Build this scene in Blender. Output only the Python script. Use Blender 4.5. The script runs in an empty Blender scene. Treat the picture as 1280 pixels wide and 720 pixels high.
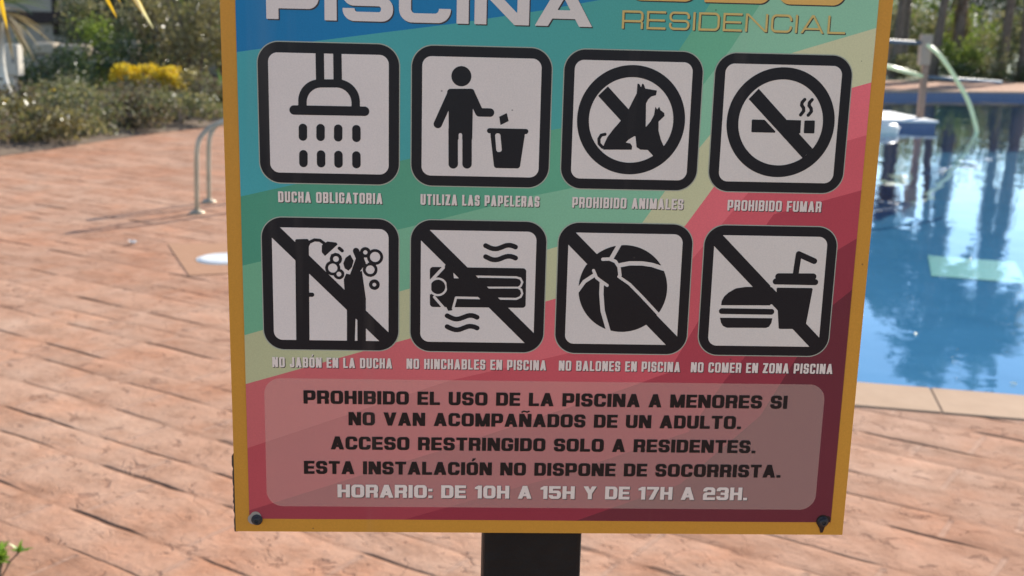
import bpy, bmesh, math, random
import numpy as np
from mathutils import Vector, Matrix, Quaternion

S = bpy.context.scene
COL = S.collection

# ------------------------------------------------------------------ camera
CAM_POS = Vector((-0.0705, -0.8772, 1.45))
YAW, PITCH, ROLL = -0.045661, -0.222822, -0.025541
cam_d = bpy.data.cameras.new('camera')
cam = bpy.data.objects.new('camera', cam_d); COL.objects.link(cam); S.camera = cam
def _cam_matrix():
    a, b, c = YAW, PITCH, ROLL
    X = Matrix.Rotation(b, 3, 'X'); Y = Matrix.Rotation(c, 3, 'Y'); Z = Matrix.Rotation(a, 3, 'Z')
    R = Z @ X @ Y
    r, f, u = R.col[0], R.col[1], R.col[2]
    M = Matrix((r, u, -f)).transposed().to_4x4()
    M.translation = CAM_POS
    return M
cam.matrix_world = _cam_matrix()
cam_d.sensor_width = 36.0
cam_d.lens = 36.0 * 1440 / 1280
cam_d.clip_start = 0.05; cam_d.clip_end = 6000
cam_d.dof.use_dof = True
cam_d.dof.focus_distance = 0.92
cam_d.dof.aperture_fstop = 11.5
cam_d.dof.aperture_blades = 0

# ------------------------------------------------------------------ light
SUN_AZ = (0.60, 0.80); SUN_EL = math.radians(27)
w = bpy.data.worlds.new('World'); S.world = w; w.use_nodes = True
nt = w.node_tree; nt.nodes.clear()
sky = nt.nodes.new('ShaderNodeTexSky'); sky.sky_type = 'NISHITA'; sky.sun_disc = False
sky.sun_elevation = SUN_EL; sky.sun_rotation = math.atan2(SUN_AZ[0], SUN_AZ[1])
sky.air_density = 0.85; sky.dust_density = 0.0; sky.ozone_density = 1.0; sky.altitude = 50
bg = nt.nodes.new('ShaderNodeBackground'); bg.inputs['Strength'].default_value = 0.12
wo = nt.nodes.new('ShaderNodeOutputWorld')
nt.links.new(sky.outputs[0], bg.inputs[0]); nt.links.new(bg.outputs[0], wo.inputs[0])
sd = bpy.data.lights.new('sun', 'SUN'); sd.energy = 4.2; sd.angle = math.radians(0.5); sd.color = (1.0, 0.93, 0.82)
sun = bpy.data.objects.new('sun', sd); COL.objects.link(sun)
svec = Vector((SUN_AZ[0] * math.cos(SUN_EL), SUN_AZ[1] * math.cos(SUN_EL), math.sin(SUN_EL)))
sun.rotation_mode = 'QUATERNION'; sun.rotation_quaternion = (-svec).to_track_quat('-Z', 'Y')
sun.location = (20, 25, 20)
S.view_settings.view_transform = 'Standard'
try: S.view_settings.look = 'None'
except Exception: pass
S.view_settings.gamma = 1.0; S.view_settings.use_curve_mapping = False
S.view_settings.exposure = 1.1
S.cycles.max_bounces = 10; S.cycles.transparent_max_bounces = 16

# ------------------------------------------------------------------ materials
def lin(r, g, b):
    f = lambda c: c / 12.92 if c <= 0.04045 else ((c + 0.055) / 1.055) ** 2.4
    return (f(r / 255), f(g / 255), f(b / 255))
def new_mat(name):
    m = bpy.data.materials.new(name); m.use_nodes = True
    m.node_tree.nodes.clear(); return m, m.node_tree
def N(t, typ, **kw):
    n = t.nodes.new(typ)
    for k, v in kw.items():
        if k in n.inputs: n.inputs[k].default_value = v
        else: setattr(n, k, v)
    return n
def L(t, a, b): t.links.new(a, b)
def rgba(c): return (c[0], c[1], c[2], 1.0)
def ramp(t, fac, stops):
    r = t.nodes.new('ShaderNodeValToRGB')
    e = r.color_ramp.elements
    while len(e) < len(stops): e.new(0.5)
    for el, (p, c) in zip(e, stops): el.position = p; el.color = rgba(c)
    L(t, fac, r.inputs[0]); return r
def mathn(t, op, a, b=None, clamp=False):
    n = t.nodes.new('ShaderNodeMath'); n.operation = op; n.use_clamp = clamp
    for i, v in enumerate((a, b)):
        if v is None: continue
        if isinstance(v, (int, float)): n.inputs[i].default_value = v
        else: L(t, v, n.inputs[i])
    return n.outputs[0]
def mixc(t, fac, a, b, mode='MIX'):
    n = t.nodes.new('ShaderNodeMix'); n.data_type = 'RGBA'; n.blend_type = mode
    for v, i in ((fac, 0), (a, 6), (b, 7)):
        if isinstance(v, (int, float)): n.inputs[i].default_value = v
        elif isinstance(v, tuple): n.inputs[i].default_value = rgba(v)
        else: L(t, v, n.inputs[i])
    return n.outputs[2]
def out(t, sh):
    o = t.nodes.new('ShaderNodeOutputMaterial'); L(t, sh, o.inputs[0]); return o
def mat_noisy(name, c1, c2, scale=6.0, rough=0.6, metal=0.0, bump=0.0, detail=5.0, spec=0.5, bscale=None):
    m, t = new_mat(name)
    tc = N(t, 'ShaderNodeTexCoord'); nz = N(t, 'ShaderNodeTexNoise', Scale=scale, Detail=detail, Roughness=0.6)
    L(t, tc.outputs['Object'], nz.inputs['Vector'])
    r = ramp(t, nz.outputs[0], [(0.3, c1), (0.7, c2)])
    p = N(t, 'ShaderNodeBsdfPrincipled'); p.inputs['Roughness'].default_value = rough; p.inputs['Metallic'].default_value = metal
    p.inputs['Specular IOR Level'].default_value = spec
    L(t, r.outputs[0], p.inputs['Base Color'])
    if bump:
        nb = N(t, 'ShaderNodeTexNoise', Scale=bscale or scale * 3, Detail=4.0)
        L(t, tc.outputs['Object'], nb.inputs['Vector'])
        b = N(t, 'ShaderNodeBump', Strength=bump, Distance=0.01); L(t, nb.outputs[0], b.inputs['Height']); L(t, b.outputs[0], p.inputs['Normal'])
    out(t, p.outputs[0]); return m
def mat_leaf(name, stops, trans=0.35, rough=0.5):
    m, t = new_mat(name)
    gm = N(t, 'ShaderNodeNewGeometry')
    r = ramp(t, gm.outputs['Random Per Island'], stops)
    p = N(t, 'ShaderNodeBsdfPrincipled'); p.inputs['Roughness'].default_value = rough
    L(t, r.outputs[0], p.inputs['Base Color'])
    tr = N(t, 'ShaderNodeBsdfTranslucent')
    L(t, mixc(t, 0.5, r.outputs[0], (0.8, 0.85, 0.3), 'MULTIPLY'), tr.inputs[0])
    a = N(t, 'ShaderNodeMixShader'); a.inputs[0].default_value = trans
    L(t, p.outputs[0], a.inputs[1]); L(t, tr.outputs[0], a.inputs[2]); out(t, a.outputs[0]); return m
PRINT_ROUGH = 0.42
def mat_print(name, c, c2=None, x0=-0.25, x1=0.25, rough=PRINT_ROUGH):
    """printed vinyl: flat ink (or a printed left-right tint), fine mottling and weathering"""
    m, t = new_mat(name)
    tc = N(t, 'ShaderNodeTexCoord')
    nz = N(t, 'ShaderNodeTexNoise', Scale=900.0, Detail=2.0); L(t, tc.outputs['Object'], nz.inputs['Vector'])
    n2 = N(t, 'ShaderNodeTexNoise', Scale=9.0, Detail=5.0); L(t, tc.outputs['Object'], n2.inputs['Vector'])
    if c2 is None: base = None
    else:
        sx = N(t, 'ShaderNodeSeparateXYZ'); L(t, tc.outputs['Object'], sx.inputs[0])
        mr = N(t, 'ShaderNodeMapRange'); mr.inputs[1].default_value = x0; mr.inputs[2].default_value = x1
        L(t, sx.outputs[0], mr.inputs[0]); base = mixc(t, mr.outputs[0], c, c2)
    v = mathn(t, 'ADD', mathn(t, 'MULTIPLY', nz.outputs[0], 0.22), mathn(t, 'MULTIPLY', n2.outputs[0], 0.20))
    v = mathn(t, 'ADD', v, 0.79)
    cb = N(t, 'ShaderNodeCombineColor')
    for i in range(3): L(t, v, cb.inputs[i])
    col = mixc(t, 1.0, c if base is None else base, cb.outputs[0], 'MULTIPLY')
    dv = N(t, 'ShaderNodeTexVoronoi', Scale=46.0); L(t, tc.outputs['Object'], dv.inputs['Vector'])
    dn = N(t, 'ShaderNodeTexNoise', Scale=14.0, Detail=2.0); L(t, tc.outputs['Object'], dn.inputs['Vector'])
    spk = mathn(t, 'MULTIPLY', mathn(t, 'LESS_THAN', dv.outputs['Distance'], 0.035), mathn(t, 'GREATER_THAN', dn.outputs[0], 0.56))
    col = mixc(t, mathn(t, 'MULTIPLY', spk, 0.55), col, (0.05, 0.04, 0.035))
    ws = N(t, 'ShaderNodeMapping'); ws.inputs['Scale'].default_value = (34.0, 30.0, 2.2); L(t, tc.outputs['Object'], ws.inputs[0])
    wn = N(t, 'ShaderNodeTexNoise', Scale=1.0, Detail=3.0); L(t, ws.outputs[0], wn.inputs['Vector'])
    wr = ramp(t, wn.outputs[0], [(0.60, (0,)*3), (0.80, (0.10,)*3)])   # thin dried drips of dust
    col = mixc(t, wr.outputs[0], col, (0.42, 0.34, 0.28))
    p = N(t, 'ShaderNodeBsdfPrincipled'); L(t, col, p.inputs['Base Color'])
    rr = mathn(t, 'ADD', mathn(t, 'MULTIPLY', n2.outputs[0], 0.25), rough - 0.12); L(t, rr, p.inputs['Roughness'])
    p.inputs['Specular IOR Level'].default_value = 0.22
    b = N(t, 'ShaderNodeBump', Strength=0.08, Distance=0.001); L(t, nz.outputs[0], b.inputs['Height']); L(t, b.outputs[0], p.inputs['Normal'])
    out(t, p.outputs[0]); return m

# ------------------------------------------------------------------ object helpers
def tag(o, label=None, cat=None, group=None, kind=None):
    for k, v in (('label', label), ('category', cat), ('group', group), ('kind', kind)):
        if v: o[k] = v
    return o
OFF = {}   # things whose parts are written in world metres: the parts are stored relative to the thing's base
def thing(name, label, cat, loc=(0, 0, 0), rz=0.0, group=None, world=False):
    o = bpy.data.objects.new(name, None); COL.objects.link(o); o.location = loc; o.rotation_euler = (0, 0, rz)
    o.empty_display_size = 0.1
    if world: OFF[o.name] = tuple(loc)
    return tag(o, label, cat, group)
def link(name, verts, faces, mat, parent=None, smooth=False):
    off = OFF.get(parent.name) if parent else None
    if off: verts = [(v[0]-off[0], v[1]-off[1], v[2]-off[2]) for v in verts]
    me = bpy.data.meshes.new(name); me.from_pydata([tuple(map(float, v)) for v in verts], [], [tuple(map(int, f)) for f in faces]); me.update()
    mats = mat if isinstance(mat, (list, tuple)) else [mat]
    for m in mats: me.materials.append(m)
    if smooth: me.polygons.foreach_set('use_smooth', [True] * len(me.polygons))
    o = bpy.data.objects.new(name, me); COL.objects.link(o)
    if parent: o.parent = parent
    if off: OFF[o.name] = off
    return o
class MB:
    def __init__(s): s.v = []; s.f = []
    def add(s, vs, fs):
        k = len(s.v); s.v += [tuple(v) for v in vs]; s.f += [tuple(i + k for i in f) for f in fs]
    def box(s, a, b):
        x0, y0, z0 = a; x1, y1, z1 = b
        s.add([(x0,y0,z0),(x1,y0,z0),(x1,y1,z0),(x0,y1,z0),(x0,y0,z1),(x1,y0,z1),(x1,y1,z1),(x0,y1,z1)],
              [(0,3,2,1),(4,5,6,7),(0,1,5,4),(1,2,6,5),(2,3,7,6),(3,0,4,7)])
    def tube(s, pts, r, n=12, cap=True):
        pts = [Vector(p) for p in pts]; rs = r if isinstance(r, (list, tuple)) else [r] * len(pts)
        T = []
        for i in range(len(pts)):
            d = pts[min(i + 1, len(pts) - 1)] - pts[max(i - 1, 0)]; T.append(d.normalized())
        a = T[0].orthogonal().normalized(); vs = []; prev = T[0]
        for i, p in enumerate(pts):
            q = prev.rotation_difference(T[i]); a = (q @ a); a = (a - T[i] * a.dot(T[i])).normalized(); prev = T[i]
            b = T[i].cross(a)
            for k in range(n):
                an = 2 * math.pi * k / n; vs.append(p + (a * math.cos(an) + b * math.sin(an)) * rs[i])
        fs = []
        for i in range(len(pts) - 1):
            for k in range(n): fs.append((i*n+k, i*n+(k+1) % n, (i+1)*n+(k+1) % n, (i+1)*n+k))
        if cap: fs.append(tuple(range(n))[::-1]); fs.append(tuple((len(pts)-1)*n+k for k in range(n)))
        s.add(vs, fs)
    def lathe(s, prof, c=(0, 0, 0), n=32):
        vs = []; fs = []
        for (r, z) in prof:
            for k in range(n):
                a = 2 * math.pi * k / n; vs.append((c[0] + r * math.cos(a), c[1] + r * math.sin(a), c[2] + z))
        for i in range(len(prof) - 1):
            for k in range(n): fs.append((i*n+k, i*n+(k+1) % n, (i+1)*n+(k+1) % n, (i+1)*n+k))
        if prof[-1][0] > 1e-6: fs.append(tuple((len(prof)-1)*n+k for k in range(n)))
        if prof[0][0] > 1e-6: fs.append(tuple(range(n))[::-1])
        s.add(vs, fs)
    def build(s, name, mat, parent=None, smooth=False, bevel=0.0):
        o = link(name, s.v, s.f, mat, parent, smooth)
        if bevel:
            md = o.modifiers.new('bevel', 'BEVEL'); md.width = bevel; md.segments = 2; md.limit_method = 'ANGLE'
        return o
def smooth_path(pts, n=6):
    pts = [Vector(p) for p in pts]; res = []
    for i in range(len(pts) - 1):
        p0 = pts[max(i-1, 0)]; p1 = pts[i]; p2 = pts[i+1]; p3 = pts[min(i+2, len(pts)-1)]
        for k in range(n):
            t = k / n
            res.append(0.5 * ((2*p1) + (p2-p0)*t + (2*p0-5*p1+4*p2-p3)*t*t + (3*p1-p0-3*p2+p3)*t**3))
    res.append(pts[-1]); return res
def fill(name, loops, z, mat, parent=None):
    """flat sheet with holes"""
    bm = bmesh.new(); es = []
    for lp in loops:
        vs = [bm.verts.new((x, y, z)) for x, y in lp]
        es += [bm.edges.new((vs[i], vs[(i+1) % len(vs)])) for i in range(len(vs))]
    bmesh.ops.triangle_fill(bm, use_beauty=True, use_dissolve=False, edges=es)
    bm.normal_update()
    for f in bm.faces:
        if f.normal.z < 0: f.normal_flip()
    me = bpy.data.meshes.new(name); bm.to_mesh(me); bm.free(); me.materials.append(mat)
    o = bpy.data.objects.new(name, me); COL.objects.link(o)
    if parent: o.parent = parent
    return o

# ================================================================== SETTING
"""pool outline (metres)"""
POOL_C = [(6.4, 2.57), (4.2, 3.11), (2.27, 3.59), (1.0, 3.90), (0.0, 4.15), (-0.45, 4.7), (-0.80, 5.5), (-1.00, 6.5), (-1.27, 7.5), (-1.58, 8.4), (-1.80, 9.4),
          (-1.7, 12.0), (-0.8, 16.0), (1.0, 20.5), (4.5, 25.5), (8.0, 28.6), (11.53, 30.5), (15.95, 31.85), (22.0, 33.0), (28.0, 31.0), (31.0, 25.0), (28.0, 14.0), (18.0, 4.0), (11.0, 2.0)]
def closed_spline(P, n=8):
    P = [Vector((x, y, 0)) for x, y in P]; m = len(P); res = []
    for i in range(m):
        p0, p1, p2, p3 = P[i-1], P[i], P[(i+1) % m], P[(i+2) % m]
        for k in range(n):
            t = k / n
            q = 0.5 * ((2*p1) + (p2-p0)*t + (2*p0-5*p1+4*p2-p3)*t*t + (3*p1-p0-3*p2+p3)*t**3); res.append((q.x, q.y))
    return res
def resample(P, step):
    P = [Vector(p) for p in P]; P.append(P[0]); d = [0]
    for i in range(len(P) - 1): d.append(d[-1] + (P[i+1] - P[i]).length)
    n = max(3, round(d[-1] / step)); res = []; j = 0
    for k in range(n):
        s = d[-1] * k / n
        while d[j+1] < s: j += 1
        res.append(P[j].lerp(P[j+1], (s - d[j]) / max(d[j+1] - d[j], 1e-9)))
    return [(p.x, p.y) for p in res]
POOL = resample(closed_spline(POOL_C), 0.385)
def offset(P, d):   # outward for our clockwise loop
    n = len(P); res = []
    area = sum(P[i][0]*P[(i+1) % n][1] - P[(i+1) % n][0]*P[i][1] for i in range(n))
    sg = 1 if area > 0 else -1
    for i in range(n):
        a = Vector(P[i-1]); b = Vector(P[(i+1) % n]); t = (b - a).normalized()
        res.append((P[i][0] + t.y*d*sg, P[i][1] - t.x*d*sg))
    return res
WATER_Z = -0.18

DECK_A = (0.41, 0.207, 0.124); DECK_B = (0.44, 0.270, 0.182); DECK_BUMP = 1.0
def mat_deck():
    m, t = new_mat('stamped_concrete')
    tc = N(t, 'ShaderNodeTexCoord')
    mp = N(t, 'ShaderNodeMapping'); mp.inputs['Rotation'].default_value = (0, 0, math.radians(35.3))
    L(t, tc.outputs['Object'], mp.inputs[0])
    nd = N(t, 'ShaderNodeTexNoise', Scale=3.2, Detail=4.0); L(t, mp.outputs[0], nd.inputs['Vector'])
    s1 = N(t, 'ShaderNodeVectorMath', operation='SUBTRACT'); L(t, nd.outputs['Color'], s1.inputs[0]); s1.inputs[1].default_value = (0.5, 0.5, 0.5)
    s2 = N(t, 'ShaderNodeVectorMath', operation='SCALE'); L(t, s1.outputs[0], s2.inputs[0]); s2.inputs['Scale'].default_value = 0.032
    s3 = N(t, 'ShaderNodeVectorMath', operation='ADD'); L(t, mp.outputs[0], s3.inputs[0]); L(t, s2.outputs[0], s3.inputs[1])
    sx = N(t, 'ShaderNodeSeparateXYZ'); L(t, s3.outputs[0], sx.inputs[0])
    # uneven row heights of the ashlar stamp
    yy = mathn(t, 'ADD', sx.outputs[1], mathn(t, 'MULTIPLY', mathn(t, 'SINE', mathn(t, 'MULTIPLY', sx.outputs[1], 11.3)), 0.035))
    cx = N(t, 'ShaderNodeCombineXYZ'); L(t, sx.outputs[0], cx.inputs[0]); L(t, yy, cx.inputs[1])
    def brick(mortar, smooth):
        b = N(t, 'ShaderNodeTexBrick', Scale=1.0); b.inputs['Mortar Size'].default_value = mortar; b.inputs['Mortar Smooth'].default_value = smooth
        b.inputs['Brick Width'].default_value = 0.62; b.inputs['Row Height'].default_value = 0.215; b.offset = 0.43; b.squash = 0.7; b.squash_frequency = 3
        b.inputs['Color1'].default_value = (0, 0, 0, 1); b.inputs['Color2'].default_value = (1, 1, 1, 1); b.inputs['Bias'].default_value = 0.0
        L(t, cx.outputs[0], b.inputs['Vector']); return b
    b1 = brick(0.012, 0.6); b2 = brick(0.05, 1.0)
    # long row grooves: distance to the row line, strong in some runs and worn away in others
    rd = mathn(t, 'MULTIPLY', mathn(t, 'ABSOLUTE', mathn(t, 'SUBTRACT', mathn(t, 'FRACT', mathn(t, 'ADD', mathn(t, 'DIVIDE', yy, 0.215), 0.5)), 0.5)), 0.215)
    fm = N(t, 'ShaderNodeMapping'); fm.inputs['Scale'].default_value = (1.5, 2.6, 1.0); L(t, mp.outputs[0], fm.inputs[0])
    nf = N(t, 'ShaderNodeTexNoise', Scale=2.4, Detail=3.0); L(t, fm.outputs[0], nf.inputs['Vector'])
    fr = ramp(t, nf.outputs[0], [(0.44, (0.0,)*3), (0.50, (0.45,)*3), (0.60, (1,)*3)])
    width = mathn(t, 'ADD', mathn(t, 'MULTIPLY', fr.outputs[0], 0.0105), 0.0015)
    rowm = mathn(t, 'SUBTRACT', 1.0, mathn(t, 'DIVIDE', rd, width), True)
    # each row line is cut into runs about one stone long, every run with its own depth and tapering ends
    ri_ = mathn(t, 'ROUND', mathn(t, 'DIVIDE', yy, 0.215))
    xs_ = mathn(t, 'ADD', mathn(t, 'DIVIDE', sx.outputs[0], 0.56), mathn(t, 'MULTIPLY', ri_, 0.387))
    sg_ = mathn(t, 'FLOOR', xs_); fx_ = mathn(t, 'FRACT', xs_)
    cv_ = N(t, 'ShaderNodeCombineXYZ'); L(t, ri_, cv_.inputs[0]); L(t, sg_, cv_.inputs[1])
    wn_ = N(t, 'ShaderNodeTexWhiteNoise', noise_dimensions='2D'); L(t, cv_.outputs[0], wn_.inputs['Vector'])
    end_ = mathn(t, 'ADD', mathn(t, 'MULTIPLY', wn_.outputs['Value'], 0.35), 0.60)
    tap_ = mathn(t, 'MULTIPLY', mathn(t, 'MINIMUM', mathn(t, 'MULTIPLY', fx_, 14.0, True), mathn(t, 'MULTIPLY', mathn(t, 'SUBTRACT', end_, fx_), 5.0, True)), 1.0, True)
    sep_ = N(t, 'ShaderNodeSeparateColor'); L(t, wn_.outputs['Color'], sep_.inputs[0])
    str_ = mathn(t, 'ADD', mathn(t, 'MULTIPLY', mathn(t, 'POWER', sep_.outputs[1], 0.6), 1.1), 0.10)
    fade_ = mathn(t, 'ADD', mathn(t, 'MULTIPLY', fr.outputs[0], 0.4), 0.6)
    wid2 = mathn(t, 'ADD', mathn(t, 'MULTIPLY', mathn(t, 'MULTIPLY', tap_, str_), 0.0125), 0.0014)
    rowm = mathn(t, 'SUBTRACT', 1.0, mathn(t, 'DIVIDE', rd, wid2), True)
    joint = mathn(t, 'MULTIPLY', mathn(t, 'MULTIPLY', rowm, fade_), mathn(t, 'MULTIPLY', tap_, str_), True)
    far_row = mathn(t, 'MULTIPLY', mathn(t, 'SUBTRACT', rd, 0.012), 60.0, True)
    cross = mathn(t, 'MULTIPLY', b1.outputs['Fac'], far_row)
    soft = mathn(t, 'MULTIPLY', b2.outputs['Fac'], 0.30)
    # slate relief: stretched ridges, chips and grain
    st = N(t, 'ShaderNodeMapping'); st.inputs['Scale'].default_value = (1.0, 1.25, 1.0); L(t, mp.outputs[0], st.inputs[0])
    n1 = N(t, 'ShaderNodeTexNoise', Scale=7.0, Detail=8.0, Roughness=0.62, Distortion=0.6); L(t, st.outputs[0], n1.inputs['Vector'])
    n2 = N(t, 'ShaderNodeTexNoise', Scale=38.0, Detail=5.0, Roughness=0.65); L(t, mp.outputs[0], n2.inputs['Vector'])
    chipn = N(t, 'ShaderNodeTexNoise', Scale=11.0, Detail=5.0, Roughness=0.6, Distortion=0.8); L(t, st.outputs[0], chipn.inputs['Vector'])
    chip = ramp(t, chipn.outputs[0], [(0.60, (0,)*3), (0.645, (1,)*3)])
    crk = N(t, 'ShaderNodeTexNoise', Scale=4.3, Detail=3.0, Distortion=0.5); L(t, st.outputs[0], crk.inputs['Vector'])
    ck = mathn(t, 'ABSOLUTE', mathn(t, 'SUBTRACT', crk.outputs[0], 0.5))
    ckr = ramp(t, ck, [(0.0, (1,)*3), (0.006, (0,)*3)])
    gate = ramp(t, nf.outputs[0], [(0.47, (1,)*3), (0.52, (0,)*3)])
    crack = mathn(t, 'MULTIPLY', ckr.outputs[0], gate.outputs[0])
    h = mathn(t, 'ADD', mathn(t, 'MULTIPLY', n1.outputs[0], 0.6), mathn(t, 'MULTIPLY', nd.outputs[0], 0.25))
    h = mathn(t, 'ADD', h, mathn(t, 'MULTIPLY', n2.outputs[0], 0.75))
    h = mathn(t, 'SUBTRACT', h, mathn(t, 'MULTIPLY', joint, 1.2))
    h = mathn(t, 'SUBTRACT', h, mathn(t, 'MULTIPLY', cross, 0.35))
    h = mathn(t, 'SUBTRACT', h, soft)
    h = mathn(t, 'SUBTRACT', h, mathn(t, 'MULTIPLY', chip.outputs[0], 0.4))
    h = mathn(t, 'SUBTRACT', h, mathn(t, 'MULTIPLY', crack, 0.3))
    bp = N(t, 'ShaderNodeBump', Strength=DECK_BUMP, Distance=0.0065); L(t, h, bp.inputs['Height'])
    # colour: pinkish terracotta release powder over a tan base
    c1 = N(t, 'ShaderNodeTexNoise', Scale=0.8, Detail=6.0, Roughness=0.6); L(t, tc.outputs['Object'], c1.inputs['Vector'])
    c2 = N(t, 'ShaderNodeTexNoise', Scale=6.0, Detail=7.0, Roughness=0.65); L(t, st.outputs[0], c2.inputs['Vector'])
    cr = ramp(t, c1.outputs[0], [(0.3, DECK_A), (0.7, DECK_B)])
    k2 = ramp(t, c2.outputs[0], [(0.28, (0.72, 0.66, 0.62)), (0.5, (1, 1, 1)), (0.75, (1.18, 1.22, 1.26))])
    col = mixc(t, 1.0, cr.outputs[0], k2.outputs[0], 'MULTIPLY')
    c3 = N(t, 'ShaderNodeTexNoise', Scale=2.3, Detail=5.0, Roughness=0.7); L(t, tc.outputs['Object'], c3.inputs['Vector'])
    k3 = ramp(t, c3.outputs[0], [(0.34, (1.06, 0.95, 0.88)), (0.5, (1, 1, 1)), (0.66, (1.04, 1.10, 1.14))])   # blotches of red release powder and bleached tan
    col = mixc(t, 1.0, col, k3.outputs[0], 'MULTIPLY')
    bt = mixc(t, b1.outputs['Color'], (0.88, 0.86, 0.85), (1.09, 1.09, 1.09))
    col = mixc(t, 1.0, col, bt, 'MULTIPLY')
    col = mixc(t, mathn(t, 'MULTIPLY', mathn(t, 'MULTIPLY', cross, n2.outputs[0]), 0.55, True), col, (0.56, 0.37, 0.27))  # cross joints tinted paler, for the sun caught on their faces
    col = mixc(t, mathn(t, 'MULTIPLY', joint, 1.1, True), col, (0.05, 0.02, 0.013))
    col = mixc(t, mathn(t, 'MULTIPLY', crack, 0.22, True), col, (0.09, 0.04, 0.03))
    col = mixc(t, mathn(t, 'MULTIPLY', chip.outputs[0], 0.42, True), col, (0.14, 0.06, 0.04))
    p = N(t, 'ShaderNodeBsdfPrincipled'); p.inputs['Roughness'].default_value = 0.9; p.inputs['Specular IOR Level'].default_value = 0.08
    L(t, col, p.inputs['Base Color']); L(t, bp.outputs[0], p.inputs['Normal'])
    out(t, p.outputs[0]); return m

def mat_water():
    m, t = new_mat('pool_water')
    tc = N(t, 'ShaderNodeTexCoord')
    mp = N(t, 'ShaderNodeMapping'); mp.inputs['Scale'].default_value = (1.0, 0.75, 1.0); L(t, tc.outputs['Object'], mp.inputs[0])
    n1 = N(t, 'ShaderNodeTexNoise', Scale=1.1, Detail=2.0, Roughness=0.4, Distortion=0.4); L(t, mp.outputs[0], n1.inputs['Vector'])
    n2 = N(t, 'ShaderNodeTexNoise', Scale=7.0, Detail=2.0, Roughness=0.5); L(t, mp.outputs[0], n2.inputs['Vector'])
    h = mathn(t, 'ADD', n1.outputs[0], mathn(t, 'MULTIPLY', n2.outputs[0], 0.075))
    b = N(t, 'ShaderNodeBump', Strength=1.0, Distance=0.009); L(t, h, b.inputs['Height'])
    gm = N(t, 'ShaderNodeNewGeometry'); dt = N(t, 'ShaderNodeVectorMath', operation='DOT_PRODUCT')
    L(t, gm.outputs['Incoming'], dt.inputs[0]); L(t, b.outputs[0], dt.inputs[1])
    om = mathn(t, 'SUBTRACT', 1.0, mathn(t, 'ABSOLUTE', dt.outputs['Value']), True)   # Schlick's reflectance, the same from both sides
    fres = mathn(t, 'ADD', mathn(t, 'MULTIPLY', mathn(t, 'POWER', om, 5.0), 0.98), 0.02)
    tr = N(t, 'ShaderNodeBsdfTransparent'); tr.inputs[0].default_value = (0.62, 0.82, 0.92, 1)
    gl = N(t, 'ShaderNodeBsdfGlossy', Roughness=0.015); gl.inputs[0].default_value = (0.95, 0.97, 1, 1); L(t, b.outputs[0], gl.inputs['Normal'])
    mx = N(t, 'ShaderNodeMixShader'); L(t, fres, mx.inputs[0]); L(t, tr.outputs[0], mx.inputs[1]); L(t, gl.outputs[0], mx.inputs[2])
    out(t, mx.outputs[0]); return m
def mat_tiles(name, c1, c2, size, mortar_col):
    m, t = new_mat(name)
    tc = N(t, 'ShaderNodeTexCoord'); sx = N(t, 'ShaderNodeSeparateXYZ'); L(t, tc.outputs['Object'], sx.inputs[0])
    cx = N(t, 'ShaderNodeCombineXYZ'); L(t, mathn(t, 'ADD', sx.outputs[0], sx.outputs[1]), cx.inputs[0]); L(t, sx.outputs[2], cx.inputs[1])
    b = N(t, 'ShaderNodeTexBrick', Scale=1.0 / size); b.offset = 0.0; b.inputs['Brick Width'].default_value = 1.0; b.inputs['Row Height'].default_value = 1.0; b.inputs['Mortar Size'].default_value = 0.05
    b.inputs['Color1'].default_value = rgba(c1); b.inputs['Color2'].default_value = rgba(c2); b.inputs['Mortar'].default_value = rgba(mortar_col)
    L(t, cx.outputs[0], b.inputs['Vector'])
    p = N(t, 'ShaderNodeBsdfPrincipled'); p.inputs['Roughness'].default_value = 0.25; L(t, b.outputs[0], p.inputs['Base Color']); out(t, p.outputs[0]); return m

M_deck = mat_deck(); M_water = mat_water()
M_cope = mat_noisy('coping_stone', (0.40, 0.26, 0.165), (0.45, 0.30, 0.195), 5.0, 0.85, bump=0.25, spec=0.1)
M_plaster = mat_noisy('pool_plaster', (0.115, 0.245, 0.345), (0.14, 0.285, 0.395), 1.5, 1.0, spec=0.0)
M_bluetile = mat_tiles('blue_tile', (0.035, 0.07, 0.17), (0.05, 0.09, 0.21), 0.05, (0.12, 0.16, 0.22))
M_soil = mat_noisy('soil', (0.10, 0.065, 0.04), (0.19, 0.13, 0.085), 2.5, 0.95, bump=0.8, detail=9)
M_lawn = mat_noisy('lawn', (0.035, 0.06, 0.015), (0.08, 0.10, 0.03), 1.2, 0.95, bump=0.6, detail=9)
M_hill = mat_noisy('hill', (0.11, 0.12, 0.10), (0.19, 0.19, 0.16), 0.012, 1.0, detail=10)  # greyed base colour stands in for haze over the distance

# deck with the pool cut out, bed on the left, lawn all around
DECK = [(-14, -9), (30, -9), (44, -4), (44, 44), (24, 42.2), (16, 38.8), (9, 35.0), (2, 30.5), (-1.6, 24), (-2.6, 19.2), (-3.25, 15.9), (-4.12, 14.02), (-4.62, 12.2), (-4.9, 11.38), (-5.9, 8.6), (-8.4, 4), (-14, 0)]
fill('deck', [DECK, offset(POOL, 0.29)], 0.0, M_deck)['kind'] = 'structure'
fill('ground', [[(-2500, -2500), (2500, -2500), (2500, 2500), (-2500, 2500)], offset(POOL, 0.6)], -0.012, M_lawn)['kind'] = 'structure'
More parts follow.
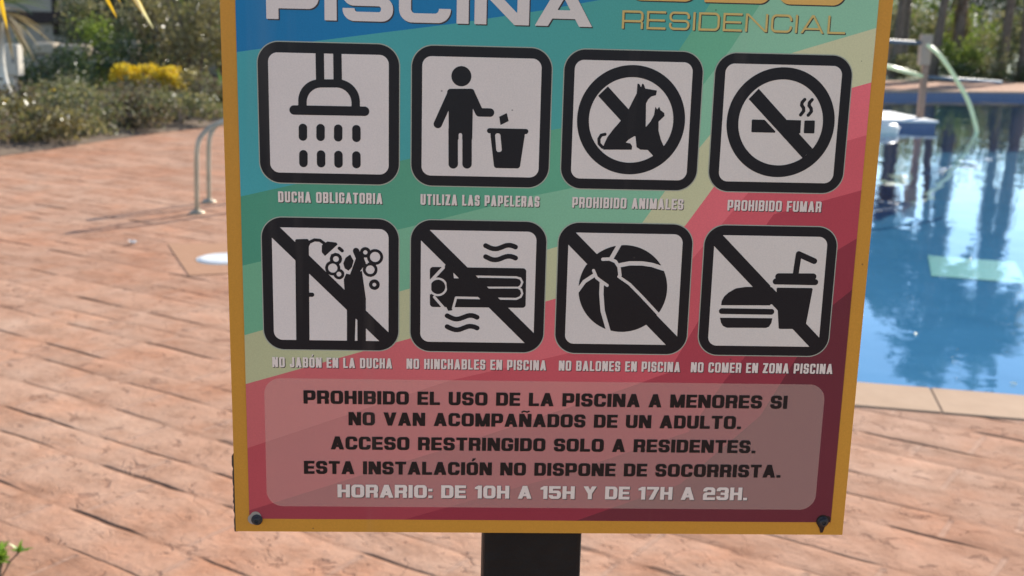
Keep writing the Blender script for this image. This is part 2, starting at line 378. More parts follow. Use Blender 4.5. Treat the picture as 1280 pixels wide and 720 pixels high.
# planting bed: a gentle bank rising away from the deck edge
bed = MB()
edge = [(-14, 0), (-8.4, 4), (-5.9, 8.6), (-4.9, 11.38), (-4.62, 12.2), (-4.12, 14.02), (-3.25, 15.9), (-2.6, 19.2), (-1.6, 24), (2, 30.5)]
rows = []
for j, (dd, zz) in enumerate(((-0.02, 0.004), (0.35, 0.05), (1.5, 0.12), (4, 0.22), (9, 0.3), (16, 0.3))):
    rows.append([(x - dd * 0.93, y + dd * 0.36, zz) for x, y in edge])
n = len(edge)
bed.add([p for r in rows for p in r], [(i*n+k, (i+1)*n+k, (i+1)*n+k+1, i*n+k+1) for i in range(len(rows)-1) for k in range(n-1)])
bed.build('planting_bed', M_soil)['kind'] = 'structure'

# basin, tile band, coping, water
def wallstrip(name, P, z0, z1, mat, floor=False):
    n = len(P); vs = [(x, y, z0) for x, y in P] + [(x, y, z1) for x, y in P]
    fs = [(k, (k+1) % n, n + (k+1) % n, n + k) for k in range(n)]
    o = link(name, vs, fs, mat); o['kind'] = 'structure'; return o
wallstrip('pool_wall', POOL, -1.5, -0.45, M_plaster)
wallstrip('pool_tile_band', offset(POOL, -0.004), -0.451, -0.03, M_bluetile)
fill('pool_floor', [POOL], -1.5, M_plaster)['kind'] = 'structure'
fill('pool_water', [offset(POOL, -0.005)], WATER_Z, M_water)['kind'] = 'structure'
cp = MB(); PI_, PO_ = offset(POOL, -0.03), offset(POOL, 0.30)
for k in range(len(POOL)):
    a, b, c, d = [Vector(q) for q in (PI_[k], PI_[(k+1) % len(POOL)], PO_[(k+1) % len(POOL)], PO_[k])]
    g1 = 0.0035 / (b - a).length; g2 = 0.0035 / (c - d).length
    a, b = a.lerp(b, g1), b.lerp(a, g1); d, c = d.lerp(c, g2), c.lerp(d, g2)
    zt = 0.007 + random.Random(k).uniform(-0.0012, 0.0012); zb_ = -0.034
    vs = [(q.x, q.y, zb_) for q in (a, b, c, d)] + [(q.x, q.y, zt) for q in (a, b, c, d)]
    cp.add(vs, [(0, 3, 2, 1), (4, 5, 6, 7), (0, 1, 5, 4), (1, 2, 6, 5), (2, 3, 7, 6), (3, 0, 4, 7)])
cope = cp.build('pool_coping', M_cope, bevel=0.003); cope['kind'] = 'structure'
M_grout = mat_noisy('grout', (0.16, 0.11, 0.075), (0.22, 0.15, 0.10), 20, 0.95)
fill('coping_bed', [offset(POOL, 0.295), offset(POOL, -0.022)], 0.002, M_grout)['kind'] = 'structure'

# distant hills beyond the palms
hv = []; hf = []; nx = 90
rr = random.Random(5); ph = [rr.uniform(0, 6.28) for _ in range(6)]
for j, (d, f) in enumerate(((420, 0.0), (520, 0.55), (640, 0.9), (760, 1.0), (950, 0.0))):
    for i in range(nx + 1):
        a = math.radians(-75 + 150 * i / nx)
        hgt = 40 + 7 * math.sin(3.1 * a + ph[0]) + 5 * math.sin(7.3 * a + ph[1]) + 2.4 * math.sin(17 * a + ph[2]) + 1.2 * math.sin(41 * a + ph[3])
        hv.append((d * math.sin(a), d * math.cos(a), f * hgt * d / 640 - 0.3))
for j in range(4):
    for i in range(nx): hf.append((j*(nx+1)+i, j*(nx+1)+i+1, (j+1)*(nx+1)+i+1, (j+1)*(nx+1)+i))
link('hills', hv, hf, M_hill, smooth=True)['kind'] = 'structure'

# a plain concrete square round the skimmer, flush in the deck
M_conc = mat_noisy('plain_concrete', (0.40, 0.215, 0.125), (0.425, 0.235, 0.14), 9, 0.9, bump=0.3, spec=0.1)
patch = [(-2.00, 6.66), (-1.64, 5.70), (-1.33, 5.80), (-1.58, 6.72)]
fill('skimmer_surround', [patch], 0.004, M_conc)['kind'] = 'structure'
# the pool's raised tiled platform far out on the right
M_white = mat_noisy('white_render', (0.66, 0.63, 0.60), (0.78, 0.75, 0.72), 4, 0.75)
pf = MB(); pf.box((4.6, 19.9, -1.5), (8.52, 22.3, -0.065))
pfo = pf.build('pool_platform', M_bluetile); pfo['kind'] = 'structure'
pf = MB(); pf.box((4.57, 19.86, -0.065), (8.56, 22.33, -0.02)); pf.build('platform_top', M_white, bevel=0.012)['kind'] = 'structure'

# ---- pictogram outlines, text lines and tint bands, in mm on the board
ICONS = [
  ('shower', [
    ('+', 'r', [(55.6, 318.7), (56.3, 363.3), (102.0, 364.4), (101.8, 319.7)], 16.28),
    ('-', 'r', [(61.9, 318.8), (62.5, 357.4), (95.7, 358.2), (95.5, 319.5)], 11.11),
    ('-', 'p', [(47.0, 340.3), (113.8, 341.0), (113.7, 310.3), (46.5, 308.9)], 0),
    ('+', 'p', [(69.3, 384.7), (75.5, 384.9), (75.6, 360.9), (69.4, 360.8)], 0),
    ('+', 'p', [(82.3, 384.7), (88.5, 384.8), (88.7, 361.2), (82.4, 361.1)], 0),
    ('+', 'c', [(52.9, 340.6), (105.4, 340.8)], 7.04),
    ('+', 'c', [(59.2, 327.4), (59.1, 320.9)], 6.31),
    ('+', 'c', [(72.4, 327.5), (72.3, 321.0)], 6.32),
    ('+', 'c', [(85.6, 327.4), (85.5, 320.9)], 6.32),
    ('+', 'c', [(99.2, 327.3), (99.2, 320.8)], 6.33),
    ('+', 'c', [(59.3, 307.6), (59.2, 301.0)], 6.34),
    ('+', 'c', [(72.5, 307.7), (72.5, 301.1)], 6.35),
    ('+', 'c', [(85.6, 307.6), (85.6, 301.0)], 6.36),
    ('+', 'c', [(99.1, 307.5), (99.1, 300.9)], 6.36),
  ]),
  ('litter', [
    ('+', 'o', [(177.6, 368.4)], 7.46),
    ('+', 'r', [(167.0, 358.9), (187.7, 359.4), (187.6, 344.5), (167.6, 344.1)], 2.68),
    ('+', 'p', [(168.2, 355.5), (186.6, 355.9), (186.5, 321.5), (168.7, 321.1)], 0),
    ('+', 'c', [(170.5, 355.6), (160.4, 332.5)], 6.33),
    ('+', 'c', [(184.7, 355.9), (191.5, 341.9), (199.6, 341.9)], 6.34),
    ('+', 'c', [(172.0, 328.9), (172.4, 302.6)], 7.15),
    ('+', 'c', [(182.5, 329.1), (182.9, 302.8)], 7.15),
    ('-', 'c', [(177.5, 324.7), (177.9, 297.0)], 2.71),
    ('+', 'p', [(206.6, 339.0), (212.3, 341.8), (213.8, 335.9), (207.7, 332.7)], 0),
    ('+', 'c', [(199.5, 328.3), (227.0, 328.3)], 3.87),
    ('+', 'r', [(199.9, 327.9), (226.6, 328.1), (223.1, 300.1), (203.6, 300.1)], 2.32),
    ('-', 'r', [(203.6, 326.5), (207.7, 326.4), (209.3, 312.6), (205.1, 312.2)], 1.74),
  ]),
  ('animals', [
    ('+', 'o', [(306.8, 338.5)], 41.19),
    ('-', 'o', [(306.8, 338.5)], 32.21),
    ('+', 'p', [(288.0, 363.4), (332.1, 318.7), (325.6, 311.3), (280.9, 356.2)], 0),
    ('+', 'p', [(310.1, 358.7), (310.3, 366.0), (311.7, 365.8), (313.0, 363.4), (314.0, 366.1), (315.2, 365.5), (316.3, 362.5), (325.3, 361.2), (324.8, 357.7), (321.3, 356.7), (318.9, 354.3), (317.5, 351.2), (318.2, 333.5), (310.7, 327.0), (305.7, 324.0), (303.5, 321.6), (307.1, 320.9), (308.5, 319.0), (308.3, 316.2), (286.5, 315.8), (286.9, 319.7), (289.2, 325.2), (293.3, 331.1), (298.8, 337.8), (304.3, 346.2), (307.8, 353.9)], 0),
    ('+', 'p', [(324.8, 349.1), (326.3, 347.0), (327.7, 349.2), (328.9, 346.5), (331.7, 344.6), (332.2, 342.3), (329.4, 339.6), (327.8, 338.0), (328.1, 331.2), (330.2, 324.5), (333.6, 317.6), (325.7, 310.7), (322.8, 316.2), (314.9, 316.4), (311.9, 318.3), (310.7, 327.0), (314.2, 330.9), (318.2, 333.5), (321.7, 337.9), (324.0, 342.7)], 0),
    ('+', 'c', [(287.4, 327.5), (284.5, 326.8), (282.8, 323.9), (283.2, 320.2), (285.7, 317.7), (288.8, 317.2)], 2.34),
  ]),
  ('smoking', [
    ('+', 'o', [(421.6, 339.1)], 41.64),
    ('-', 'o', [(421.6, 339.1)], 32.57),
    ('+', 'r', [(399.2, 341.1), (409.0, 341.1), (419.2, 331.4), (399.5, 331.4)], 0.79),
    ('+', 'p', [(423.6, 341.4), (437.2, 341.3), (437.4, 331.4), (430.3, 331.3)], 0),
    ('+', 'r', [(439.8, 341.2), (447.9, 341.4), (448.3, 331.5), (440.0, 331.5)], 0.79),
    ('-', 'p', [(409.8, 341.7), (412.1, 341.8), (422.5, 330.3), (420.1, 330.3)], 0),
    ('+', 'p', [(402.8, 364.3), (448.2, 319.5), (440.6, 312.7), (395.7, 356.4)], 0),
    ('+', 'c', [(438.7, 357.0), (436.9, 354.9), (436.7, 352.7), (438.3, 350.7), (438.6, 348.3), (436.5, 345.4)], 2.56),
    ('+', 'c', [(444.4, 357.0), (442.6, 354.8), (442.4, 352.5), (444.2, 350.4), (444.6, 348.1), (442.4, 345.3)], 2.56),
  ]),
  ('soap', [
    ('+', 'p', [(38.6, 253.3), (126.4, 166.4), (120.7, 157.7), (31.8, 245.6)], 0),
    ('+', 'r', [(52.0, 242.3), (62.4, 242.7), (61.8, 158.1), (51.5, 158.0)], 1.49),
    ('+', 'c', [(61.1, 198.7), (64.3, 198.7)], 3.4),
    ('+', 'c', [(60.7, 236.1), (62.6, 240.0), (66.7, 242.0), (71.0, 241.7), (74.2, 239.3)], 2.43),
    ('+', 'p', [(72.3, 237.9), (76.6, 241.0), (83.5, 240.2), (84.4, 238.7), (74.6, 229.5), (72.2, 232.5)], 0),
    ('+', 'c', [(85.7, 235.8), (87.8, 233.9)], 2.63),
    ('+', 'o', [(80.5, 220.1)], 5.83),
    ('+', 'o', [(83.0, 227.3)], 4.7),
    ('+', 'p', [(78.9, 230.7), (82.7, 232.3), (83.4, 228.9), (80.2, 227.8)], 0),
    ('+', 'o', [(85.2, 215.4)], 4.15),
    ('-', 'o', [(80.5, 220.1)], 3.58),
    ('-', 'o', [(83.0, 227.3)], 2.25),
    ('-', 'o', [(85.2, 215.4)], 1.88),
    ('+', 'o', [(105.6, 232.9)], 4.14),
    ('-', 'o', [(105.6, 232.9)], 1.69),
    ('+', 'o', [(113.1, 229.4)], 6.22),
    ('-', 'o', [(113.1, 229.4)], 3.96),
    ('+', 'o', [(109.3, 219.3)], 5.66),
    ('-', 'o', [(109.3, 219.3)], 3.4),
    ('+', 'o', [(112.5, 207.5)], 4.17),
    ('-', 'o', [(112.5, 207.5)], 1.51),
    ('+', 'p', [(94.0, 231.0), (96.6, 226.0), (95.2, 221.0), (92.6, 218.2), (89.7, 220.1), (88.6, 223.9), (90.4, 228.4)], 0),
    ('+', 'c', [(98.5, 233.9), (100.9, 228.0), (96.1, 214.6)], 4.88),
    ('+', 'p', [(101.5, 232.1), (104.1, 230.8), (106.0, 224.4), (99.9, 215.6), (96.1, 213.6)], 0),
    ('-', 'c', [(105.2, 228.3), (106.7, 224.4)], 1.32),
    ('+', 'p', [(88.9, 211.2), (90.8, 215.9), (96.1, 214.8), (102.9, 218.4), (105.9, 196.2), (105.8, 159.5), (99.2, 159.4), (99.2, 179.4), (97.8, 180.0), (97.1, 159.4), (91.0, 159.3), (91.2, 188.2), (89.4, 203.8)], 0),
  ]),
  ('inflatables', [
    ('+', 'r', [(155.4, 222.3), (230.3, 222.4), (230.6, 190.7), (155.7, 190.3)], 2.65),
    ('-', 'c', [(156.6, 211.5), (167.1, 223.3)], 2.47),
    ('-', 'c', [(159.0, 198.4), (170.6, 185.0)], 2.1),
    ('-', 'o', [(161.8, 206.5)], 7.42),
    ('+', 'o', [(161.8, 206.5)], 5.71),
    ('-', 'p', [(153.6, 211.6), (156.6, 212.7), (156.7, 200.5), (153.7, 200.5)], 0),
    ('+', 'p', [(164.4, 199.1), (169.0, 196.8), (168.7, 216.7), (177.8, 216.9), (177.1, 202.2), (173.1, 187.8), (170.0, 187.4)], 0),
    ('-', 'c', [(173.8, 189.4), (176.0, 198.1), (194.3, 198.0)], 1.91),
    ('-', 'p', [(173.6, 218.0), (178.1, 213.6), (174.1, 213.5)], 0),
    ('-', 'c', [(191.2, 215.2), (222.6, 215.1), (225.9, 214.2), (227.5, 211.3), (226.4, 208.3), (224.6, 206.9)], 1.71),
    ('-', 'c', [(199.3, 206.5), (224.6, 206.9)], 1.53),
    ('-', 'c', [(224.6, 206.9), (226.9, 205.2), (227.7, 202.1), (226.3, 199.3), (223.1, 197.8), (208.7, 197.8)], 1.72),
    ('-', 'p', [(189.2, 216.3), (195.0, 215.6), (192.7, 213.2)], 0),
    ('+', 'p', [(153.2, 253.1), (239.9, 168.1), (232.8, 160.0), (146.1, 245.3)], 0),
    ('+', 'c', [(169.4, 222.6), (171.3, 205.1)], 4.93),
    ('+', 'c', [(198.3, 239.8), (200.2, 238.9), (202.2, 238.0), (204.1, 237.5), (206.1, 237.4), (208.0, 237.7), (209.9, 238.4), (211.8, 239.2), (213.7, 240.0), (215.6, 240.4), (217.5, 240.4), (219.5, 239.9), (221.4, 239.1)], 3.79),
    ('+', 'c', [(198.5, 231.1), (200.4, 230.2), (202.4, 229.3), (204.3, 228.8), (206.2, 228.7), (208.2, 229.0), (210.1, 229.7), (212.0, 230.6), (213.9, 231.3), (215.8, 231.7), (217.8, 231.7), (219.7, 231.2), (221.7, 230.4)], 3.8),
    ('+', 'c', [(169.3, 183.4), (171.3, 182.4), (173.2, 181.5), (175.2, 180.9), (177.1, 180.8), (179.1, 181.2), (181.0, 181.9), (183.0, 182.7), (184.9, 183.5), (186.8, 183.9), (188.8, 183.9), (190.8, 183.4), (192.7, 182.5)], 3.83),
    ('+', 'c', [(169.4, 174.6), (171.4, 173.6), (173.4, 172.8), (175.3, 172.2), (177.3, 172.1), (179.2, 172.4), (181.2, 173.2), (183.1, 174.0), (185.0, 174.8), (187.0, 175.2), (188.9, 175.1), (190.9, 174.6), (192.9, 173.8)], 3.84),
  ]),
  ('balls', [
    ('+', 'o', [(306.6, 207.2)], 34.92),
    ('-', 'c', [(296.5, 231.5), (302.3, 242.7)], 3.45),
    ('-', 'c', [(303.8, 226.2), (311.0, 227.7), (320.6, 227.8), (328.4, 226.8), (338.1, 223.8)], 3.46),
    ('-', 'c', [(270.5, 204.3), (276.1, 212.6), (283.6, 217.8)], 3.08),
    ('-', 'c', [(289.8, 211.9), (289.8, 203.0), (291.4, 189.2), (296.9, 172.2)], 3.46),
    ('-', 'p', [(278.5, 226.7), (284.9, 234.2), (272.4, 235.9), (267.2, 220.3)], 0),
    ('+', 'p', [(265.6, 253.6), (354.2, 166.7), (345.1, 160.0), (259.5, 244.6)], 0),
    ('+', 'o', [(295.6, 221.2)], 6.72),
    ('-', 'c', [(289.8, 230.6), (295.1, 230.9), (299.8, 229.0), (302.7, 224.8), (303.8, 218.0)], 2.68),
    ('-', 'c', [(282.9, 221.5), (285.4, 215.9), (289.6, 212.8), (294.1, 209.8)], 2.49),
    ('-', 'c', [(302.9, 217.0), (311.8, 211.0), (321.9, 201.2), (330.1, 192.8), (336.7, 185.9)], 2.31),
    ('-', 'p', [(307.8, 213.9), (338.3, 185.9), (335.3, 185.9), (325.1, 196.7)], 0),
  ]),
  ('food', [
    ('+', 'p', [(385.2, 195.2), (385.4, 198.6), (387.1, 202.2), (390.4, 205.6), (396.0, 209.0), (403.7, 210.3), (416.3, 210.5), (430.1, 195.7)], 0),
    ('+', 'p', [(380.0, 254.1), (470.0, 165.7), (461.2, 159.5), (373.2, 245.8)], 0),
    ('-', 'c', [(425.2, 195.6), (432.0, 188.9)], 1.96),
    ('-', 'p', [(431.0, 187.3), (444.5, 175.5), (438.9, 171.4), (427.0, 185.2)], 0),
    ('+', 'c', [(386.1, 190.4), (425.6, 190.4)], 4.68),
    ('+', 'p', [(384.9, 185.0), (426.8, 185.2), (426.3, 181.2), (424.6, 178.2), (422.3, 177.2), (390.9, 176.9), (387.7, 178.3), (386.0, 181.0)], 0),
    ('+', 'r', [(428.2, 210.1), (457.3, 210.2), (453.8, 176.8), (432.6, 176.5)], 1.17),
    ('-', 'c', [(424.1, 211.3), (461.1, 211.4)], 1.75),
    ('+', 'c', [(429.3, 219.0), (456.6, 219.3)], 5.45),
    ('+', 'c', [(427.3, 215.1), (458.7, 215.0)], 4.87),
    ('+', 'c', [(442.7, 221.6), (443.8, 237.3), (456.5, 231.9)], 4.67),
  ]),
]
TEXTS = {
  'DUCHA OBLIGATORIA': (39.6, 118.7, 270.2, 8.5),
  'UTILIZA LAS PAPELERAS': (147.8, 239.0, 270.7, 8.0),
  'PROHIBIDO ANIMALES': (264.3, 350.5, 270.6, 8.3),
  'PROHIBIDO FUMAR': (385.0, 458.6, 271.4, 8.4),
  'NO JABÓN EN LA DUCHA': (32.5, 126.3, 139.1, 8.2),
  'NO HINCHABLES EN PISCINA': (137.7, 248.3, 139.7, 8.6),
  'NO BALONES EN PISCINA': (258.4, 355.5, 140.2, 8.3),
  'NO COMER EN ZONA PISCINA': (364.2, 479.0, 139.6, 8.3),
  'PROHIBIDO EL USO DE LA PISCINA A MENORES SI': (56.4, 444.4, 109.8, 11.2),
  'NO VAN ACOMPAÑADOS DE UN ADULTO.': (91.8, 407.9, 92.1, 10.8),
  'ACCESO RESTRINGIDO SOLO A RESIDENTES.': (77.5, 421.3, 71.5, 11.1),
  'ESTA INSTALACIÓN NO DISPONE DE SOCORRISTA.': (55.9, 443.5, 50.5, 10.9),
  'HORARIO: DE 10H A 15H Y DE 17H A 23H.': (82.6, 417.1, 30.5, 11.1),
  'PISCINA': (33.7, 274.3, 406.7, 28.7),
  'RESIDENCIAL': (295.9, 465.4, 406.1, 13.3),
  'G1': (301.9, 343.8, 426.2, 1.2),
  'G2': (353.6, 407.8, 427.4, 1.4),
  'G3': (416.0, 462.3, 427.5, 2.9),
}
FACETS = [
  [(10.3, 382.1), (68.6, 391.4), (171.9, 406.7), (236.3, 417.8), (285.4, 427.7)],
  [(10.9, 274.5), (140.5, 306.1), (254.2, 331.5), (307.3, 344.7), (340.7, 391.9), (364.3, 429.8)],
  [(11.2, 220.8), (140.8, 253.7), (230.1, 278.4), (309.6, 296.0), (359.8, 365.6), (379.9, 394.0), (402.1, 430.7)],
  [(11.6, 165.3), (141.1, 205.1), (254.9, 240.1), (305.4, 253.6), (319.5, 260.1), (341.9, 294.2), (367.7, 328.4), (402.9, 379.7), (427.6, 391.9), (488.8, 411.4)],
  [(11.8, 125.4), (101.2, 152.8), (246.9, 196.2), (319.6, 219.5), (353.9, 259.5), (373.3, 288.6), (411.9, 340.9), (435.5, 354.8), (489.6, 371.0)],
  [(11.7, 71.9), (171.3, 130.0), (221.2, 142.6), (309.6, 165.5), (401.0, 285.4), (414.4, 307.4), (490.3, 331.0)],
  [(11.0, 18.4), (171.4, 73.5), (311.4, 125.0), (346.2, 138.9), (368.6, 183.4), (421.7, 268.3), (489.3, 288.4)],
  [(136.3, 10.9), (262.6, 51.0), (365.2, 89.1), (393.0, 134.1), (406.0, 151.0), (446.2, 222.9), (487.1, 250.5)],
  [(277.1, 11.2), (361.3, 44.1), (423.1, 103.4), (451.5, 157.5), (468.1, 190.8), (484.4, 209.3)],
]

# ================================================================== THE SIGN
# ---- flat artwork is described by distance functions and meshed at print size (mm on the board)
def d_box(x0, y0, x1, y1, r=0.0):
    def f(X, Y):
        cx, cy, hx, hy = (x0+x1)/2, (y0+y1)/2, (x1-x0)/2, (y1-y0)/2
        if isinstance(r, (tuple, list)):
            R = np.where(X < cx, np.where(Y > cy, r[0], r[3]), np.where(Y > cy, r[1], r[2]))
        else: R = r
        qx = np.abs(X-cx)-hx+R; qy = np.abs(Y-cy)-hy+R
        return np.minimum(np.maximum(qx, qy), 0) + np.hypot(np.maximum(qx, 0), np.maximum(qy, 0)) - R
    return f
def d_poly(P):
    def f(X, Y):
        d = np.full(X.shape, 1e18); ins = np.zeros(X.shape, bool); n = len(P)
        for i in range(n):
            ax, ay = P[i]; bx, by = P[(i+1) % n]; ex, ey = bx-ax, by-ay
            wx, wy = X-ax, Y-ay; L2 = ex*ex+ey*ey+1e-12
            t = np.clip((wx*ex+wy*ey)/L2, 0, 1); d = np.minimum(d, (wx-ex*t)**2+(wy-ey*t)**2)
            c = (ay <= Y) != (by <= Y)
            xi = ax + (Y-ay) * ex / (ey if abs(ey) > 1e-12 else 1e-12)
            ins ^= c & (X < xi)
        return np.where(ins, -1, 1) * np.sqrt(d)
    return f
def d_cap(P, wd):
    def f(X, Y):
        d = np.full(X.shape, 1e18)
        Q = P if len(P) > 1 else [P[0], P[0]]
        for (ax, ay), (bx, by) in zip(Q[:-1], Q[1:]):
            ex, ey = bx-ax, by-ay; t = np.clip(((X-ax)*ex+(Y-ay)*ey)/(ex*ex+ey*ey+1e-12), 0, 1)
            d = np.minimum(d, np.hypot(X-ax-ex*t, Y-ay-ey*t))
        return d - wd/2
    return f
def inset(P, r):
    """inset a convex polygon by r"""
    A = sum(P[i][0]*P[(i+1) % len(P)][1]-P[(i+1) % len(P)][0]*P[i][1] for i in range(len(P)))
    if A < 0: P = P[::-1]
    n = len(P); ln = []
    for i in range(n):
        ax, ay = P[i]; bx, by = P[(i+1) % n]; l = math.hypot(bx-ax, by-ay); nx, ny = -(by-ay)/l, (bx-ax)/l
        ln.append((nx, ny, nx*ax+ny*ay+r))
    res = []
    for i in range(n):
        a1, b1, c1 = ln[i-1]; a2, b2, c2 = ln[i]; D = a1*b2-a2*b1
        res.append(((c1*b2-c2*b1)/D, (a1*c2-a2*c1)/D))
    return res
def d_rpoly(P, r):
    g = d_poly(inset(P, r))
    return lambda X, Y: g(X, Y) - r
def d_circ(c, r): return lambda X, Y: np.hypot(X-c[0], Y-c[1]) - r
def d_seq(items):
    """ordered union (+) and cut (-)"""
    def f(X, Y):
        d = np.full(X.shape, 1e9)
        for s, g in items:
            e = g(X, Y); d = np.minimum(d, e) if s == '+' else np.maximum(d, -e)
        return d
    return f
def sheet(f, bounds, h, acc):
    """mesh the inside of f over bounds into acc = (verts, faces): marching squares with merged runs"""
    x0, y0, x1, y1 = bounds; nx = int(math.ceil((x1-x0)/h)); ny = int(math.ceil((y1-y0)/h))
    xs = x0 + h*np.arange(nx+1); ys = y0 + h*np.arange(ny+1)
    X, Y = np.meshgrid(xs, ys); D = f(X, Y); D = np.where(np.abs(D) < 1e-7, 1e-7, D)
    I = D < 0; V, F = acc
    full = I[:-1, :-1] & I[1:, :-1] & I[:-1, 1:] & I[1:, 1:]
    part = (I[:-1, :-1] | I[1:, :-1] | I[:-1, 1:] | I[1:, 1:]) & ~full
    for j in range(ny):
        row = full[j]
        if row.any():
            dd = np.diff(np.concatenate(([0], row.astype(np.int8), [0])))
            for a, b in zip(np.where(dd == 1)[0], np.where(dd == -1)[0]):
                k = len(V); V += [(xs[a], ys[j]), (xs[b], ys[j]), (xs[b], ys[j+1]), (xs[a], ys[j+1])]; F.append((k, k+1, k+2, k+3))
        for i in np.where(part[j])[0]:
            c = [(xs[i], ys[j], D[j, i]), (xs[i+1], ys[j], D[j, i+1]), (xs[i+1], ys[j+1], D[j+1, i+1]), (xs[i], ys[j+1], D[j+1, i])]
            poly = []
            for q in range(4):
                p, r_ = c[q], c[(q+1) % 4]
                if p[2] < 0: poly.append((p[0], p[1]))
                if (p[2] < 0) != (r_[2] < 0):
                    t = p[2]/(p[2]-r_[2]); poly.append((p[0]+(r_[0]-p[0])*t, p[1]+(r_[1]-p[1])*t))
            if len(poly) >= 3:
                k = len(V); V += poly; F.append(tuple(range(k, k+len(poly))))
BZ = 1.04465            # height of the board's lower edge
def place(name, acc, layer, mat, parent, dx=0.0, dz=0.0):
    """lay printed artwork (mm on the board) on the board face, layer by layer"""
    V, F = acc
    return link(name, [((x+dx)/1000-0.25, -0.00012*layer, (z+dz)/1000+BZ) for x, z in V], F, mat, parent)
def art(name, f, bounds, h, layer, mat, parent, dx=0, dz=0):
    acc = ([], []); sheet(f, bounds, h, acc); return place(name, acc, layer, mat, parent, dx, dz)

# ---- lettering: a square-shouldered alphabet drawn with the same functions (cap height 1)
def glyph(c, W, t, h, R):
    ri = max(R - min(t, h), 0.03); m = 0.5
    def ring(x0, y0, x1, y1, ro, tl=1, tr=1, br=1, bl=1):
        o = (ro*tl, ro*tr, ro*br, ro*bl); q = max(ro-min(t, h), 0.02); i = (q*tl, q*tr, q*br, q*bl)
        return [('+', d_box(x0, y0, x1, y1, o)), ('-', d_box(x0+t, y0+h, x1-t, y1-h, i))]
    B = lambda *a: ('+', d_box(*a)); C = lambda *a: ('-', d_box(*a)); PL = lambda P: ('+', d_poly(P)); CL = lambda P: ('-', d_poly(P))
    r2 = min(R, 0.5*(0.5+h/2)-0.01)
    if c in 'O0': return ring(0, 0, W, 1, R)
    if c == 'Ó': return ring(0, 0, W, 1, R) + [PL([(W*.42, 1.08), (W*.52, 1.3), (W*.82, 1.3), (W*.58, 1.08)])]
    if c == 'C': return ring(0, 0, W, 1, R) + [C(W*.5, .36, W+1, .64)]
    if c == 'G': return ring(0, 0, W, 1, R) + [C(W*.5, .36, W+1, .66), B(W*.55, .54-h, W, .54), B(W-t, .2, W, .54)]
    if c == 'D': return ring(0, 0, W, 1, R, 0, 1, 1, 0)
    if c == 'B': return ring(0, 0, W, 1, R*.8, 0, 1, 1, 0) + [B(t*.5, .5-h*.45, W-t*.5, .5+h*.45), CL([(W+.05, .56), (W-t*.22, .5), (W+.05, .44)])]
    if c == 'P': return ring(0, .27, W, 1, R*.8, 0, 1, 1, 0) + [B(0, 0, t, 1)]
    if c == 'R': return ring(0, .36, W, 1, R*.8, 0, 1, .9, 0) + [B(0, 0, t, 1), B(W-t*1.06, 0, W-t*.06, .40, (0, min(.12, t*.5), 0, 0)), CL([(W+.05, .44), (W-t*.2, .375), (W+.05, .33)])]
    if c == 'E': return [B(0, 0, t, 1), B(0, 0, W, h), B(0, 1-h, W, 1), B(0, .5-h*.47, W*.95, .5+h*.47)]
    if c == 'F': return [B(0, 0, t, 1), B(0, 1-h, W, 1), B(0, .46-h*.47, W*.92, .46+h*.47)]
    if c == 'L': return [B(0, 0, t, 1), B(0, 0, W, h)]
    if c == 'H': return [B(0, 0, t, 1), B(W-t, 0, W, 1), B(0, .5-h/2, W, .5+h/2)]
    if c == 'I': return [B(0, 0, t, 1)]
    if c == 'J': return ring(0, 0, W, 1.6, R) + [C(-1, 1, W+1, 2), C(-1, .34, W-t, 2)]
    if c == 'U': return ring(0, 0, W, 1.6, R) + [C(-1, 1, W+1, 2)]
    if c in 'NÑ':
        g = [B(0, 0, t, 1), B(W-t, 0, W, 1), PL([(0, 1), (t*1.22, 1), (W, 0), (W-t*1.22, 0)])]
        if c == 'Ñ': g += [('+', d_cap([(W*.22, 1.13), (W*.36, 1.2), (W*.5, 1.17), (W*.64, 1.13), (W*.78, 1.2)], .11))]
        return g
    if c == 'M': return [B(0, 0, t, 1), B(W-t, 0, W, 1), PL([(0, 1), (t*1.1, 1), (W*.5+t*.45, 0), (W*.5-t*.45, 0)]), PL([(W, 1), (W-t*1.1, 1), (W*.5-t*.45, 0), (W*.5+t*.45, 0)])]
    if c == 'T': return [B(0, 1-h, W, 1), B(W/2-t/2, 0, W/2+t/2, 1)]
    if c == 'V': return [PL([(0, 1), (t*1.12, 1), (W*.5+t*.5, 0), (W*.5-t*.5, 0)]), PL([(W, 1), (W-t*1.12, 1), (W*.5-t*.5, 0), (W*.5+t*.5, 0)])]
    if c == 'A':
        k = t*.55
        return [PL([(0, 0), (t*1.1, 0), (W*.5+k, 1), (W*.5-k, 1)]), PL([(W, 0), (W-t*1.1, 0), (W*.5-k, 1), (W*.5+k, 1)]),
                PL([(W*.14, .19), (W*.86, .19), (W*(.86-.5*h), .19+h*.92), (W*(.14+.5*h), .19+h*.92)])]
    if c == 'Y': return [B(W/2-t/2, 0, W/2+t/2, .5), PL([(0, 1), (t*1.2, 1), (W/2+t/2, .42), (W/2-t/2, .42)]), PL([(W, 1), (W-t*1.2, 1), (W/2-t/2, .42), (W/2+t/2, .42)])]
    if c == 'Z': return [B(0, 0, W, h), B(0, 1-h, W, 1), PL([(0, h*.8), (t*1.3, h*.8), (W, 1-h*.8), (W-t*1.3, 1-h*.8)])]
    if c == 'S':
        return ring(0, .5-h/2, W, 1, r2) + [C(W*.5, .5-h, W+1, .5+h/2+.065)] + [('+', d_seq(ring(0, 0, W, .5+h/2, r2) + [C(-1, .5-h/2-.06, W*.5, .5+h)]))]
    if c == '5':
        return [('+', d_seq(ring(0, 0, W, .5+h*.75, r2) + [C(-1, .30, W*.5, .5-h*.25)])), B(0, .5-h*.1, t, 1), B(0, 1-h, W*.95, 1)]
